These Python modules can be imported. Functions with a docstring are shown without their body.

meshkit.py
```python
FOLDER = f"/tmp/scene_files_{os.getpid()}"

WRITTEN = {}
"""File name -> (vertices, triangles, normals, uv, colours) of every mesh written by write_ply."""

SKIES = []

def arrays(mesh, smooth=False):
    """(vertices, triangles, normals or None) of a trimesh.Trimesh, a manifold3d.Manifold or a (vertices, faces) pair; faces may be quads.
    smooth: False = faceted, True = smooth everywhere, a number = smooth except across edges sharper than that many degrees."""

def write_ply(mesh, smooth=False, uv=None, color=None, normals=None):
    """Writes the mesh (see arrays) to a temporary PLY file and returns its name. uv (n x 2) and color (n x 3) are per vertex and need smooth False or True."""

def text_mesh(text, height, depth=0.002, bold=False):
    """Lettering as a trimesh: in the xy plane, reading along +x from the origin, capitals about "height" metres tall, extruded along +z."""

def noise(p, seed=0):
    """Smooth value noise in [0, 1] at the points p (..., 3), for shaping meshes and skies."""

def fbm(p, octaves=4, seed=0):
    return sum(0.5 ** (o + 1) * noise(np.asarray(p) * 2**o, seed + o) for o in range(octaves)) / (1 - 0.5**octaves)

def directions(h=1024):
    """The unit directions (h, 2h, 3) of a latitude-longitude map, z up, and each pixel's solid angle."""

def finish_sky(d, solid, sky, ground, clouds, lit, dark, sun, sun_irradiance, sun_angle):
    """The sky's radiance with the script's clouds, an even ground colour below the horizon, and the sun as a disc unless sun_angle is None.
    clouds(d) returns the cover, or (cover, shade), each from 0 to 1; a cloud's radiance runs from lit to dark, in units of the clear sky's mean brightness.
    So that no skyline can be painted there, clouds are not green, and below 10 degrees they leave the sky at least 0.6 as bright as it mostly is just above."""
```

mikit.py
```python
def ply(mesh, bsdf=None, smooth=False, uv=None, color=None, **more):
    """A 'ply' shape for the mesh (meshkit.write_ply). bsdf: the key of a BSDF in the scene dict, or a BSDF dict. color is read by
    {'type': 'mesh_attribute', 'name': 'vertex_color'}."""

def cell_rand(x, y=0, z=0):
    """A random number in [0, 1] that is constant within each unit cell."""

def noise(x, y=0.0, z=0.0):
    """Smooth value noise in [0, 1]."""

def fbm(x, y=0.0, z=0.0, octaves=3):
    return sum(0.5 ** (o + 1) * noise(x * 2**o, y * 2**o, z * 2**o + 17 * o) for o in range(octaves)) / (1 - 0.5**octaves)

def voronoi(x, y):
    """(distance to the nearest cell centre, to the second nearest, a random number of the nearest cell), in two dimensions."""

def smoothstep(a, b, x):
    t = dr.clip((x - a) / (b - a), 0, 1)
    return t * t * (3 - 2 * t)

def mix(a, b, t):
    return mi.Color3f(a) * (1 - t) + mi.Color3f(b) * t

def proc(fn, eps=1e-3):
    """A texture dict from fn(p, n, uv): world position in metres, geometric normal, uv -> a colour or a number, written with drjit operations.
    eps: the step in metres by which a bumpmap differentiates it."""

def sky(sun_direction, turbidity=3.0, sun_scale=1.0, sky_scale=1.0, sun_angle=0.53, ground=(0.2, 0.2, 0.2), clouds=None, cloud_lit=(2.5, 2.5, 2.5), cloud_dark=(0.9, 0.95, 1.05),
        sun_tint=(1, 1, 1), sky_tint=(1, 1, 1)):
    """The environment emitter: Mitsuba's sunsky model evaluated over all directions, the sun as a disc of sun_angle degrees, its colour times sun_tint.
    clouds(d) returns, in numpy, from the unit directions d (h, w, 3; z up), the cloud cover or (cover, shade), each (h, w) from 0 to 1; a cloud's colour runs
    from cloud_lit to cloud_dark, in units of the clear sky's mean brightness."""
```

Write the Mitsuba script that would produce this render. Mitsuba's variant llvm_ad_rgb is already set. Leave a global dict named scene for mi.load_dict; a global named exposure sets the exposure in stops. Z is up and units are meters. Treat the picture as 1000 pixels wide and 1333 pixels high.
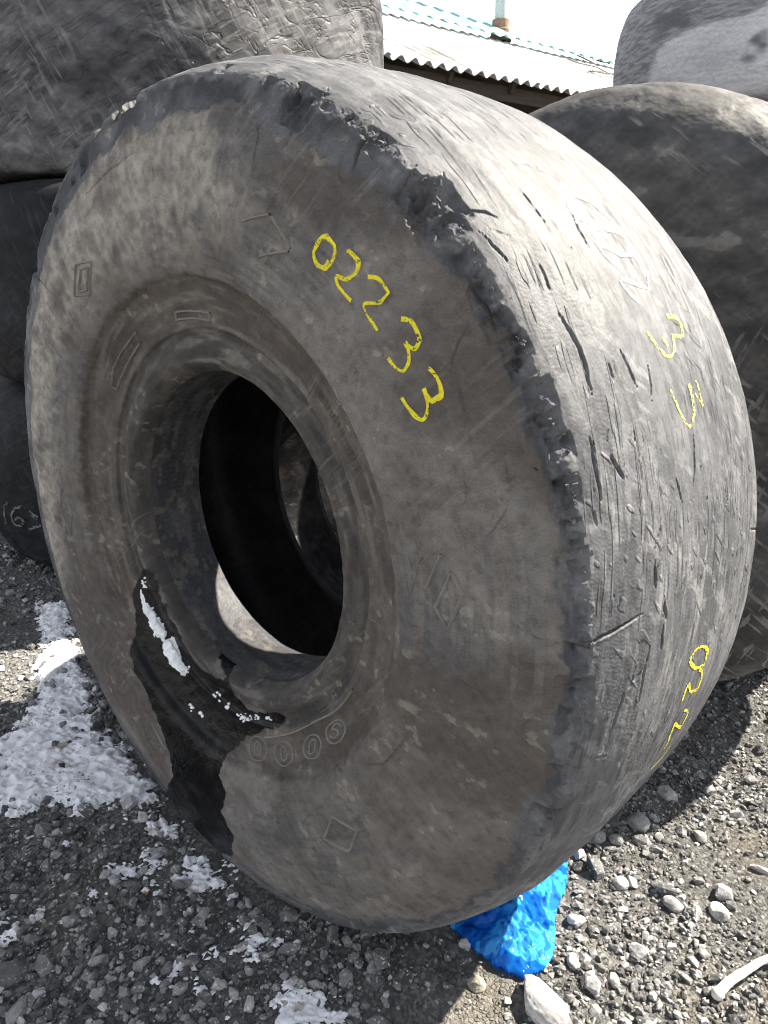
import math
import numpy as np
import trimesh
import drjit as dr
import mitsuba as mi
import mikit
import meshkit
from mikit import noise, fbm, voronoi, cell_rand, smoothstep, mix
from scipy.interpolate import PchipInterpolator
from scipy.spatial import ConvexHull, Delaunay
from shapely.geometry import Polygon, Point
import shapely

T = mi.ScalarTransform4f
scene, labels = {}, {}

# ---------------------------------------------------------------- camera, sky, exposure
yaw, pitch = math.radians(-42.77), math.radians(18.38)
EYE = np.array([1.241, -1.149, 1.405])
FWD = np.array([math.sin(yaw) * math.cos(pitch), math.cos(yaw) * math.cos(pitch), -math.sin(pitch)])
scene['camera'] = {'type': 'perspective', 'fov': 2 * math.degrees(math.atan(500 / 1010.06)), 'fov_axis': 'x', 'near_clip': 0.02, 'far_clip': 900.0,
                   'to_world': T().look_at(origin=EYE.tolist(), target=(EYE + FWD).tolist(), up=[0, 0, 1])}
SUN = (0.435, 0.775, 1.0)


def haze_veil(d):
    n = meshkit.fbm(np.stack([d[..., 0] * 2.2, d[..., 1] * 2.2, d[..., 2] * 5.0], -1), 4, 3)
    return 0.70 + 0.30 * np.clip((n - 0.35) * 2.2, 0, 1), np.clip((d[..., 2] - 0.25) / 0.5, 0, 1)    # white haze, thick towards the horizon all round


scene['sky'] = mikit.sky(SUN, turbidity=3, sun_scale=1.8, sun_tint=(0.885, 0.985, 1.135), clouds=haze_veil, cloud_lit=(2.3, 2.28, 2.25), cloud_dark=(0.80, 0.82, 0.86))
labels['sky'] = {'kind': 'structure'}
exposure = 2.9
rng = np.random.default_rng(11)

# ---------------------------------------------------------------- measured features of the big tyre: (angle in degrees, metres along the section)
CRACKS=[(3,7,[(118.35,0.562),(113.4,0.556),(108.75,0.556),(103.5,0.556),(98.55,0.56),(96,0.562)]),(1.5,3,[(96,0.562),(94.05,0.564),(86.7,0.57),(80.25,0.58),(73.2,0.592)]),(2,4,[(118.2,0.518),(115.2,0.522),(112.65,0.524)]),(2,4,[(114.6,0.488),(112.05,0.49)]),(2,4,[(126.75,0.514),(122.7,0.502),(119.1,0.488)]),(2.5,5,[(73.5,0.61),(71.85,0.582),(71.4,0.554),(70.8,0.516)]),(2.5,6,[(67.05,0.588),(66.9,0.606),(66.75,0.624)]),(4.5,14,[(56.85,0.612),(57.45,0.628),(57.75,0.64),(57.6,0.654),(57.3,0.664)]),(3,7,[(142.35,0.656),(140.7,0.612),(138.45,0.554),(137.1,0.504),(136.2,0.482)]),(2.5,5,[(36,0.614),(35.1,0.592),(34.05,0.574),(32.25,0.56)]),(2.5,5,[(18.3,0.586),(16.5,0.562),(14.4,0.536)]),(2,4,[(24.6,0.598),(21.6,0.592),(17.85,0.582)]),(2.2,5,[(5.4,0.568),(4.65,0.584),(4.05,0.604),(3.9,0.63),(3.9,0.656)]),(3,6,[(-33.75,0.364),(-32.1,0.38),(-28.95,0.4),(-25.65,0.404),(-22.2,0.41),(-17.55,0.418)]),(3,6,[(-60.15,0.414),(-56.85,0.402)]),(2,4,[(-44.25,0.442),(-42,0.428)]),(2.5,4,[(83.1,0.522),(82.05,0.504),(82.8,0.492)]),(2.5,4,[(80.7,0.546),(79.95,0.532)]),(2.5,4,[(78.6,0.454),(78,0.422)]),(2,4,[(87.45,0.604),(82.65,0.606),(78.15,0.608),(74.1,0.614)]),(2,3,[(12.45,0.658),(13.95,0.634),(15.75,0.636)]),(2,3,[(-4.05,0.448),(-4.5,0.52),(-5.85,0.57)]),(2,3,[(4.05,0.594),(6.6,0.588),(9,0.596)]),(2.5,4,[(37.2,0.662),(34.2,0.658)]),(2,3,[(15,0.448),(10.95,0.414),(3.15,0.372)]),(2,4,[(22.8,0.53),(20.25,0.524),(18.15,0.512)]),(2,3,[(7.05,0.486),(3.45,0.466)]),(2,3,[(-10.8,0.532),(-14.85,0.57)]),(3,7,[(21.15,0.624),(20.55,0.632)]),(2.5,5,[(18.3,0.67),(19.65,0.65),(19.65,0.63)]),(2.5,4,[(33,0.57),(29.85,0.562),(26.55,0.558)]),(2,3,[(-7.05,0.59),(-4.65,0.602)]),(2.5,5,[(58.2,0.596),(56.7,0.59)]),(2.5,5,[(41.25,0.578),(41.4,0.592)]),(2,4,[(-82.65,0.592),(-77.55,0.484)]),(2,3,[(-112.05,0.51),(-116.85,0.498),(-120.45,0.452)]),(2.5,5,[(-159.15,0.654),(-156.6,0.632),(-154.35,0.642)]),(2.5,5,[(-155.85,0.486),(-153.9,0.478)]),(4,10,[(33.9,0.738),(32.55,0.74),(31.35,0.744),(30.3,0.746),(29.1,0.746),(25.65,0.738)]),(3,8,[(29.25,0.822),(26.7,0.826),(24.9,0.83)]),(2.2,6,[(27.75,0.88),(23.25,0.852)]),(3.5,8,[(22.65,0.714),(19.65,0.71),(17.55,0.71),(16.2,0.708)]),(4,9,[(20.4,0.74),(19.2,0.746),(17.85,0.754)]),(4.5,11,[(9.6,0.792),(8.4,0.792),(7.2,0.792)]),(5,11,[(5.85,0.818),(4.95,0.816),(3.45,0.826)]),(3,7,[(3.45,0.816),(2.1,0.814),(0.45,0.814)]),(3,9,[(-9,0.728),(-4.8,0.73),(-2.25,0.74),(-0.75,0.764),(0.75,0.786)]),(4,12,[(3.9,0.656),(4.35,0.682),(4.8,0.714),(5.4,0.764)]),(3,7,[(-8.85,0.708),(-9.45,0.736)]),(2.5,5,[(13.65,0.824),(11.85,0.806),(9.6,0.776)]),(2.5,5,[(20.7,0.956),(17.1,0.942),(13.65,0.92)]),(3,5,[(2.4,0.784),(-0.9,0.774),(-4.35,0.774)]),(2.5,5,[(16.5,0.694),(14.4,0.694)]),(2.5,5,[(44.1,0.892),(41.25,0.872),(38.55,0.87)]),(2.5,6,[(43.05,0.688),(41.1,0.694),(38.85,0.704)]),(3,7,[(45.3,0.686),(44.55,0.716),(43.5,0.73)]),(2.5,5,[(38.55,0.748),(35.1,0.742)]),(2,4,[(48,0.802),(44.55,0.804),(40.5,0.802)]),(2.5,5,[(28.2,0.786),(26.1,0.784)]),(4,9,[(39,0.642),(36.45,0.644),(33.3,0.644)]),(3,6,[(16.5,0.876),(13.5,0.886)]),(3,7,[(5.25,1.232),(6.75,1.15)])]
MARKS=[[(125.1,0.472),(119.7,0.442),(125.4,0.402),(130.5,0.436),(125.1,0.472)],[(124.2,0.454),(121.5,0.44),(125.55,0.414),(128.25,0.43),(124.2,0.454)],[(71.4,0.458),(66,0.49)],[(66.45,0.422),(60.75,0.46)],[(12.9,0.46),(7.65,0.422)],[(10.5,0.474),(7.95,0.492),(2.7,0.462),(5.1,0.438),(10.5,0.474)],[(-50.55,0.414),(-45.45,0.452),(-50.4,0.482),(-55.8,0.45),(-50.55,0.414)],[(-178.95,0.422),(-174.3,0.44)],[(-176.55,0.404),(-173.7,0.39),(-168,0.416)],[(-172.65,0.442),(-168.75,0.416)],[(101.7,0.268),(87.75,0.262)],[(102.75,0.254),(88.35,0.248)],[(101.7,0.268),(102.75,0.254)],[(87.75,0.262),(88.35,0.248)],[(120.45,0.278),(129.9,0.28),(138.45,0.284),(144.45,0.276),(144.15,0.26),(138.9,0.258),(130.35,0.256),(121.95,0.258)],[(65.55,0.488),(60.6,0.466)],[(-109.95,0.454),(-116.25,0.428)]]
CURVE= [(-75.3,0.26),(-61.95,0.244),(-49.8,0.236),(-37.35,0.244),(-28.2,0.246)]
DIGC= [(-78.15,0.286),(-67.2,0.286),(-54.3,0.278),(-42.45,0.274)]
DIGITS=[[(-74.55,0.278),(-74.4,0.29),(-75.3,0.302),(-76.95,0.31),(-78.9,0.312),(-80.7,0.308),(-81.75,0.298),(-82.05,0.284),(-81.15,0.272),(-79.5,0.264),(-77.4,0.262),(-75.6,0.268),(-74.55,0.278)],[(-76.95,0.284),(-76.8,0.29),(-76.95,0.296),(-77.55,0.3),(-78.3,0.3),(-78.9,0.296),(-79.5,0.29),(-79.8,0.284),(-79.5,0.278),(-78.9,0.274),(-78.15,0.274),(-77.55,0.278),(-76.95,0.284)],[(-63.3,0.284),(-63.75,0.296),(-65.1,0.304),(-66.9,0.31),(-68.85,0.308),(-70.2,0.3),(-71.1,0.29),(-70.8,0.278),(-69.3,0.266),(-67.35,0.262),(-65.25,0.264),(-63.9,0.272),(-63.3,0.284)],[(-65.85,0.284),(-66,0.292),(-66.45,0.296),(-67.05,0.3),(-67.8,0.298),(-68.25,0.294),(-68.55,0.286),(-68.55,0.28),(-67.95,0.274),(-67.35,0.272),(-66.6,0.274),(-66.15,0.278),(-65.85,0.284)],[(-50.7,0.286),(-52.05,0.296),(-54,0.3),(-56.1,0.298),(-57.75,0.292),(-58.5,0.282),(-58.05,0.272),(-56.55,0.262),(-54.3,0.256),(-52.2,0.258),(-50.55,0.266),(-50.1,0.276),(-50.7,0.286)],[(-53.1,0.28),(-53.7,0.286),(-54.6,0.29),(-55.35,0.29),(-55.95,0.286),(-55.95,0.282),(-55.65,0.276),(-54.9,0.27),(-54,0.266),(-53.25,0.266),(-52.65,0.27),(-52.65,0.274),(-53.1,0.28)],[(-39.6,0.29),(-41.55,0.294),(-43.95,0.292),(-45.9,0.286),(-46.95,0.276),(-46.8,0.266),(-45.3,0.258),(-42.75,0.256),(-40.35,0.258),(-38.7,0.264),(-37.8,0.274),(-38.1,0.284),(-39.6,0.29)],[(-39,0.276),(-41.25,0.262),(-43.35,0.266),(-41.4,0.276),(-41.85,0.282),(-43.65,0.282),(-45.45,0.274)]]
CHALK_SIDE=[[(55.65,0.52),(54,0.52),(53.1,0.502),(53.55,0.482),(55.2,0.478),(56.55,0.49),(56.25,0.512),(55.35,0.522)],[(55.2,0.476),(53.85,0.482),(53.7,0.496)],[(51.9,0.53),(49.95,0.532),(49.2,0.52),(49.95,0.498),(51.45,0.488),(50.4,0.48),(47.7,0.482)],[(47.55,0.528),(45.9,0.54),(44.25,0.54),(44.25,0.524),(45.9,0.496),(44.85,0.49),(42.15,0.49)],[(40.95,0.534),(39.6,0.546),(37.8,0.544),(37.2,0.532),(38.55,0.522)],[(38.55,0.522),(36.6,0.514),(36,0.498),(37.35,0.486),(38.55,0.484)],[(34.5,0.536),(32.4,0.542),(31.05,0.536),(31.05,0.522),(32.85,0.516)],[(32.85,0.516),(30.75,0.51),(29.7,0.494),(31.2,0.48),(33.45,0.474)]]
CHALK_WHITE=[[(44.4,0.894),(45.6,0.936),(45.15,0.97),(43.65,0.986),(42.75,0.996),(42,0.984),(41.4,0.956),(42,0.934),(42.6,0.914),(42.6,0.888),(43.8,0.888),(44.4,0.894)],[(41.25,0.95),(41.1,0.978),(40.2,0.996),(39,0.994),(38.25,0.976),(38.25,0.95),(39,0.92),(39.6,0.902),(42.3,0.916)],[(39.9,0.894),(38.25,0.898),(36.75,0.916)],[(42.6,0.898),(40.8,0.898),(39.9,0.906)],[(42.75,0.912),(40.8,0.914),(39.9,0.924)],[(36.3,1),(34.35,0.976),(35.7,0.906)],[(35.4,0.9),(34.2,0.908),(33,0.924)],[(50.25,0.848),(50.1,0.888)],[(49.5,0.898),(48.9,0.912)]]
CHALK_TREAD=[[(30.15,0.908),(28.95,0.916),(27.3,0.946),(27.9,0.97),(29.4,0.984)],[(29.4,0.984),(29.1,1.014),(30.45,1.028),(31.35,0.992)],[(24.3,0.914),(22.65,0.92),(20.4,0.946),(21.3,0.968),(24.3,0.978)],[(24.3,0.978),(21.75,1.008),(24.45,1.008)],[(29.25,0.944),(28.35,0.952)]]
CHALK_LOW=[[(-3.3,0.928),(-2.7,0.952),(-3.45,0.988),(-4.65,1.004),(-5.85,1),(-5.55,0.974),(-4.2,0.94),(-3.3,0.928)],[(-6,0.984),(-7.65,1.004),(-9,1.002),(-8.55,0.974),(-6.75,0.946),(-7.5,0.942),(-8.7,0.938)],[(-10.95,0.97),(-12.6,0.998),(-13.95,0.992),(-11.7,0.942),(-12.9,0.942),(-14.4,0.95)],[(-16.35,0.984),(-17.85,0.968),(-18.15,0.932)],[(-14.7,0.952),(-15.6,0.946)]]
WET=[(-0.335,-0.158),(-0.296,-0.172),(-0.280,-0.201),(-0.238,-0.265),(-0.180,-0.314),(-0.136,-0.360),(-0.039,-0.352),(-0.033,-0.339),(-0.060,-0.328),(-0.095,-0.311),(-0.083,-0.310),(-0.034,-0.318),(-0.020,-0.322),(-0.038,-0.325),(-0.029,-0.338),(0.003,-0.368),(0.043,-0.389),(0.144,-0.347),(0.177,-0.349),(0.161,-0.373),(0.109,-0.406),(0.047,-0.443),(0.029,-0.475),(0.009,-0.504),(0.000,-0.545),(0.029,-0.578),(0.012,-0.637),(0.048,-0.679),(0.012,-0.763),(-0.060,-0.811),(-0.125,-0.803),(-0.190,-0.791),(-0.281,-0.763),(-0.198,-0.645),(-0.196,-0.593),(-0.224,-0.534),(-0.264,-0.488),(-0.287,-0.447),(-0.331,-0.423),(-0.347,-0.379),(-0.368,-0.293),(-0.380,-0.239)]
TSNOW=[[(-147.75,0.238),(-143.4,0.236),(-139.95,0.228),(-136.8,0.226),(-132.3,0.226),(-128.85,0.234),(-132,0.264),(-136.95,0.26),(-142.05,0.254)],[(-129.15,0.244),(-126.45,0.212),(-122.1,0.222),(-118.5,0.23),(-114.75,0.234),(-114.9,0.258),(-119.25,0.264),(-124.95,0.264)]]
CRUMBS= [(-100.65,0.232),(-93.45,0.232),(-107.7,0.3),(-103.35,0.3),(-85.35,0.234),(-82.65,0.23),(-79.65,0.222),(-73.2,0.214),(-149.1,0.224),(-148.2,0.222),(-115.65,0.234),(-87.15,0.236)]
CHIPS=[(67.8,0.646,0.05,0.036),(73.2,0.642,0.03,0.015),(101.4,0.674,0.04,0.035),(47.4,0.656,0.055,0.04),(49.35,0.662,0.025,0.03),(44.7,0.65,0.03,0.02),(34.2,0.64,0.03,0.02),(31.95,0.648,0.028,0.02),(27.3,0.652,0.03,0.025),(24.3,0.648,0.035,0.022),(22.35,0.668,0.025,0.02),(18.45,0.662,0.03,0.018),(15,0.66,0.02,0.02),(11.85,0.646,0.03,0.018),(3.3,0.656,0.025,0.02),(-1.2,0.656,0.04,0.022),(-4.2,0.654,0.035,0.025),(-10.8,0.652,0.03,0.018),(40.95,0.646,0.025,0.015),(56.4,0.662,0.028,0.018),(50.4,0.632,0.025,0.02),(155.7,0.52,0.03,0.02),(168,0.476,0.03,0.02),(141.15,0.65,0.04,0.028),(114.9,0.62,0.035,0.03),(104.7,0.652,0.03,0.02),(126.6,0.63,0.03,0.02),(5.25,1.232,0.018,0.012),(-16.35,0.65,0.03,0.02),(30,0.64,0.02,0.02),(119.4,0.614,0.015,0.02),(82.2,0.674,0.02,0.01),(37.5,0.64,0.03,0.018)]
GSNOW=[[(-1.870,0.058),(-1.801,0.142),(-1.464,0.009),(-1.209,-0.074),(-0.978,-0.166),(-0.745,-0.212),(-0.559,-0.244),(-0.444,-0.276),(-0.395,-0.294),(-0.457,-0.372),(-0.489,-0.464),(-0.592,-0.498),(-0.607,-0.573),(-0.652,-0.594),(-0.775,-0.626),(-1.031,-0.531),(-1.003,-0.452),(-1.034,-0.369),(-1.217,-0.224),(-1.405,-0.180),(-1.479,-0.089)],[(-0.355,-0.319),(-0.272,-0.313),(-0.242,-0.353),(-0.287,-0.353)],[(-0.157,-0.376),(-0.151,-0.326),(-0.096,-0.319),(-0.012,-0.324),(0.016,-0.345),(-0.032,-0.375),(-0.039,-0.412),(-0.098,-0.404)],[(0.097,-0.374),(0.099,-0.344),(0.159,-0.359),(0.218,-0.344),(0.228,-0.374),(0.184,-0.389),(0.180,-0.431)],[(0.293,-0.448),(0.306,-0.389),(0.364,-0.358),(0.422,-0.361),(0.445,-0.394),(0.354,-0.489)],[(-0.264,-0.751),(-0.255,-0.729),(-0.222,-0.752),(-0.230,-0.765)]]


# ---------------------------------------------------------------- helpers
ZC = 0.865          # height of the big tyre's axle line


def tag(key, label=None, category=None, group=None, kind=None):
    d = {k: v for k, v in (('label', label), ('category', category), ('group', group), ('kind', kind)) if v}
    labels[key] = d


def put(key, mesh, bsdf, smooth=False, **more):
    n = 1
    k = key
    while k in scene:
        k = f'{key}_{n:03d}'
        n += 1
    scene[k] = mikit.ply(mesh, bsdf, smooth=smooth, **more)
    return k


def vn(p, f, seed=0, octaves=3):
    return meshkit.fbm(np.asarray(p) * f, octaves, seed) - 0.5


def grid_faces(n, m, wrap):
    """faces of an n x m grid (row index = angle); wrap joins the last row to the first"""
    i, j = np.meshgrid(np.arange(n if wrap else n - 1), np.arange(m - 1), indexing='ij')
    a, b = i * m + j, ((i + 1) % n) * m + j
    q = np.stack([a, b, b + 1, a + 1], -1).reshape(-1, 4)
    return np.vstack([q[:, [0, 1, 2]], q[:, [0, 2, 3]]])


def seg_dist(u, v, pts):
    """distance of points (u, v) from the polyline and the position along it, 0 to 1"""
    best, along, total = np.full(u.shape, 9.0), np.zeros(u.shape), 0.0
    L = [math.dist(a, b) for a, b in zip(pts[:-1], pts[1:])]
    S = max(sum(L), 1e-9)
    for (a, b), l in zip(zip(pts[:-1], pts[1:]), L):
        ax, ay, bx, by = a[0], a[1], b[0] - a[0], b[1] - a[1]
        t = np.clip(((u - ax) * bx + (v - ay) * by) / max(bx * bx + by * by, 1e-12), 0, 1)
        d = np.hypot(u - ax - t * bx, v - ay - t * by)
        near = d < best
        best = np.where(near, d, best)
        along = np.where(near, (total + t * l) / S, along)
        total += l
    return best, along


def poly_sdf(x, y, pts):
    """signed distance to a polygon in drjit (negative inside)"""
    n = len(pts)
    d, s = mi.Float(1e9), mi.Float(1)
    for i in range(n):
        (ax, ay), (bx, by) = pts[i], pts[i - 1]
        ex, ey = bx - ax, by - ay
        wx, wy = x - ax, y - ay
        t = dr.clip((wx * ex + wy * ey) / max(ex * ex + ey * ey, 1e-12), 0, 1)
        qx, qy = wx - ex * t, wy - ey * t
        d = dr.minimum(d, qx * qx + qy * qy)
        c1, c2, c3 = y >= ay, y < by, (ex * wy) > (ey * wx)
        s = dr.select((c1 & c2 & c3) | (~c1 & ~c2 & ~c3), -s, s)
    return s * dr.sqrt(d)


# ---------------------------------------------------------------- materials
def bumped(height_fn, bsdf, eps=1e-3):
    return {'type': 'bumpmap', 'scale': 1.0, 'tex': mikit.proc(height_fn, eps), 'bsdf': bsdf}


def principled(color, rough=0.8, spec=0.4, **k):
    c = mikit.proc(color) if callable(color) else {'type': 'rgb', 'value': list(color)}
    r = mikit.proc(rough) if callable(rough) else rough
    return {'type': 'twosided', 'bsdf': {'type': 'principled', 'base_color': c, 'roughness': r, 'specular': spec, **k}}


def polar(p):
    x, z = p.x, p.z - ZC
    return dr.sqrt(x * x + z * z), dr.atan2(z, x)


def groove(x, y, z, width):
    """thin long grooves: the zero lines of a stretched noise"""
    return smoothstep(width, 0.0, dr.abs(fbm(x, y, z, 3) - 0.5))


def tread_color(p, n, uv):
    r, a = polar(p)
    u = a * 0.86
    mid = fbm(p.x * 9, p.y * 9, p.z * 9, 5)
    fine = fbm(p.x * 90, p.y * 90, p.z * 90, 4)
    streak = fbm(u * 8, p.y * 70, r * 20, 4)
    c = mix((0.062, 0.064, 0.070), (0.106, 0.108, 0.115), smoothstep(0.36, 0.64, 0.5 * mid + 0.5 * streak))
    # pale abraded scars, run with the rolling direction or slanted across it
    s1 = smoothstep(0.58, 0.72, fbm(u * 10 + p.y * 6, p.y * 95 - u * 22, 4.0, 4)) * smoothstep(0.48, 0.62, fbm(u * 4, p.y * 5, 1.0, 3))
    s2 = smoothstep(0.62, 0.74, fbm(u * 40 + 30 * p.y, p.y * 14 - u * 8, 8.0, 4)) * smoothstep(0.50, 0.62, fbm(u * 5 + 4, p.y * 6, 6.0, 3))
    c = mix(c, (0.23, 0.23, 0.232), dr.maximum(s1, s2) * 0.5)
    c = mix(c, (0.175, 0.175, 0.178), smoothstep(0.54, 0.68, fbm(u * 22, p.y * 50, 3.0, 5)) * 0.4)
    c = mix(c, (0.045, 0.045, 0.048), smoothstep(0.60, 0.70, fbm(u * 38, p.y * 170, 7.0, 4)) * 0.55)
    g = noise(u * 260, p.y * 420, r * 300)
    gr = fbm(u * 55, p.y * 330, 5.0, 2)
    return c * (0.50 + 0.50 * fine + 0.26 * g + 0.26 * gr)


def tread_relief(p, n, uv):
    r, a = polar(p)
    u = a * 0.86
    h = 0.0007 * fbm(u * 20, p.y * 80, r * 30, 5) + 0.0004 * noise(p.x * 330, p.y * 330, p.z * 330)
    cut = smoothstep(0.74, 0.86, noise(u * 15 + p.y * 6, p.y * 250 - u * 34, 2.0)) * smoothstep(0.45, 0.60, noise(u * 8, p.y * 9, 5.0))
    cut2 = smoothstep(0.78, 0.90, noise(u * 60 + p.y * 70, p.y * 40 - u * 26, 9.0)) * smoothstep(0.55, 0.66, noise(u * 7 + 3, p.y * 8, 2.0))
    return h - 0.0016 * dr.maximum(cut, cut2)


TAN_ZONE = [(0.1, 0.80), (-0.2, 0.77), (-0.5, 0.62), (-0.7, 0.36), (-0.79, 0.05), (-0.78, -0.2), (-0.7, -0.35), (-0.62, -0.2), (-0.60, 0.1), (-0.50, 0.33), (-0.3, 0.50), (0.0, 0.56), (0.22, 0.60)]


def sidewall_color(p, n, uv):
    r, a = polar(p)
    big = fbm(p.x * 3.1 + 5, p.y * 3, p.z * 3.1, 4)
    mid = fbm(p.x * 13, p.y * 13 + 3, p.z * 13, 6)
    fine = fbm(p.x * 70, p.y * 70, p.z * 70 + 9, 4)
    grit = noise(p.x * 420, p.y * 420, p.z * 420)
    ca, sa = dr.cos(a), dr.sin(a)
    runs = fbm(ca * 34, sa * 34, r * 5 + 2, 5)                # dust runs, drawn out along the radius
    hoop = fbm(ca * 5, sa * 5, r * 60, 4)                     # scuffs drawn out round the wheel
    c = mix((0.098, 0.088, 0.080), (0.168, 0.155, 0.143), smoothstep(0.36, 0.64, mid * 0.5 + big * 0.4 + runs * 0.1))
    c = mix(c, (0.082, 0.081, 0.085), smoothstep(0.48, 0.60, fbm(p.x * 3.4 - 4, p.y * 7, p.z * 3.4 + 8, 6) * 0.6 + hoop * 0.4) * 0.75)       # rubbed grey patches
    c = mix(c, (0.070, 0.058, 0.050), smoothstep(0.50, 0.62, fbm(p.x * 4 + 14, p.y * 7, p.z * 4 + 2, 6) * 0.92 + runs * 0.08) * 0.65)       # damp brown mud
    tan = smoothstep(0.05, -0.05, poly_sdf(p.x, p.z - ZC, TAN_ZONE) + (mid - 0.5) * 0.30 + (runs - 0.5) * 0.12)
    c = mix(c, mix((0.20, 0.182, 0.158), (0.36, 0.335, 0.295), 0.65 * fine + 0.35 * runs), tan * smoothstep(0.30, 0.58, 0.68 * mid + 0.32 * runs) * 0.9)
    brown = smoothstep(0.515, 0.50, r + (fine - 0.5) * 0.012)
    c = mix(c, mix((0.060, 0.050, 0.044), (0.106, 0.092, 0.081), smoothstep(0.35, 0.65, 0.5 * mid + 0.5 * hoop)), brown * 0.9)
    bead = smoothstep(0.414, 0.405, r + (fine - 0.5) * 0.01)
    c = mix(c, mix((0.040, 0.037, 0.036), (0.080, 0.073, 0.067), smoothstep(0.36, 0.64, 0.4 * mid + 0.6 * hoop)), bead)
    band = smoothstep(0.0, 0.014, r - (0.762 + 0.026 * dr.cos(a) - 0.008 * dr.sin(a)) + (mid - 0.5) * 0.085 + (fine - 0.5) * 0.03)
    c = mix(c, mix((0.038, 0.040, 0.047), (0.098, 0.099, 0.108), smoothstep(0.38, 0.66, mid)), band)
    # rub marks and pale flecks of dried mud
    sx, sz = p.x * 0.7 + p.z * 0.7, p.z * 0.7 - p.x * 0.7
    scr = smoothstep(0.56, 0.72, fbm(sx * 11, sz * 150, p.y * 5, 3)) * smoothstep(0.50, 0.64, fbm(sx * 4 + 7, sz * 5, 2.0, 3))
    c = mix(c, (0.22, 0.205, 0.188), scr * 0.24)
    c = mix(c, (0.20, 0.19, 0.175), smoothstep(0.56, 0.68, hoop) * smoothstep(0.5, 0.62, big) * 0.35)
    c = mix(c, (0.35, 0.32, 0.27), smoothstep(0.60, 0.70, fbm(p.x * 55 + 3, p.y * 55, p.z * 55, 4)) * smoothstep(0.50, 0.62, mid) * 0.30)
    c = mix(c, (0.040, 0.036, 0.034), smoothstep(0.60, 0.68, fbm(p.x * 48, p.y * 48 + 5, p.z * 48, 5)) * 0.28)
    c = c * (0.55 + 0.60 * fine + 0.32 * grit)
    worn = smoothstep(0.800, 0.812, r + (mid - 0.5) * 0.05 + (fine - 0.5) * 0.02)
    return mix(c, tread_color(p, n, uv), worn)


def wet_mask(p, n, uv):
    w = poly_sdf(p.x, p.z - ZC, WET)
    w += (fbm(p.x * 60, p.y * 60, p.z * 60, 3) - 0.5) * 0.016 + (fbm(p.x * 14, 3.0, p.z * 14, 2) - 0.5) * 0.016
    return smoothstep(0.002, -0.002, w)


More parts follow.
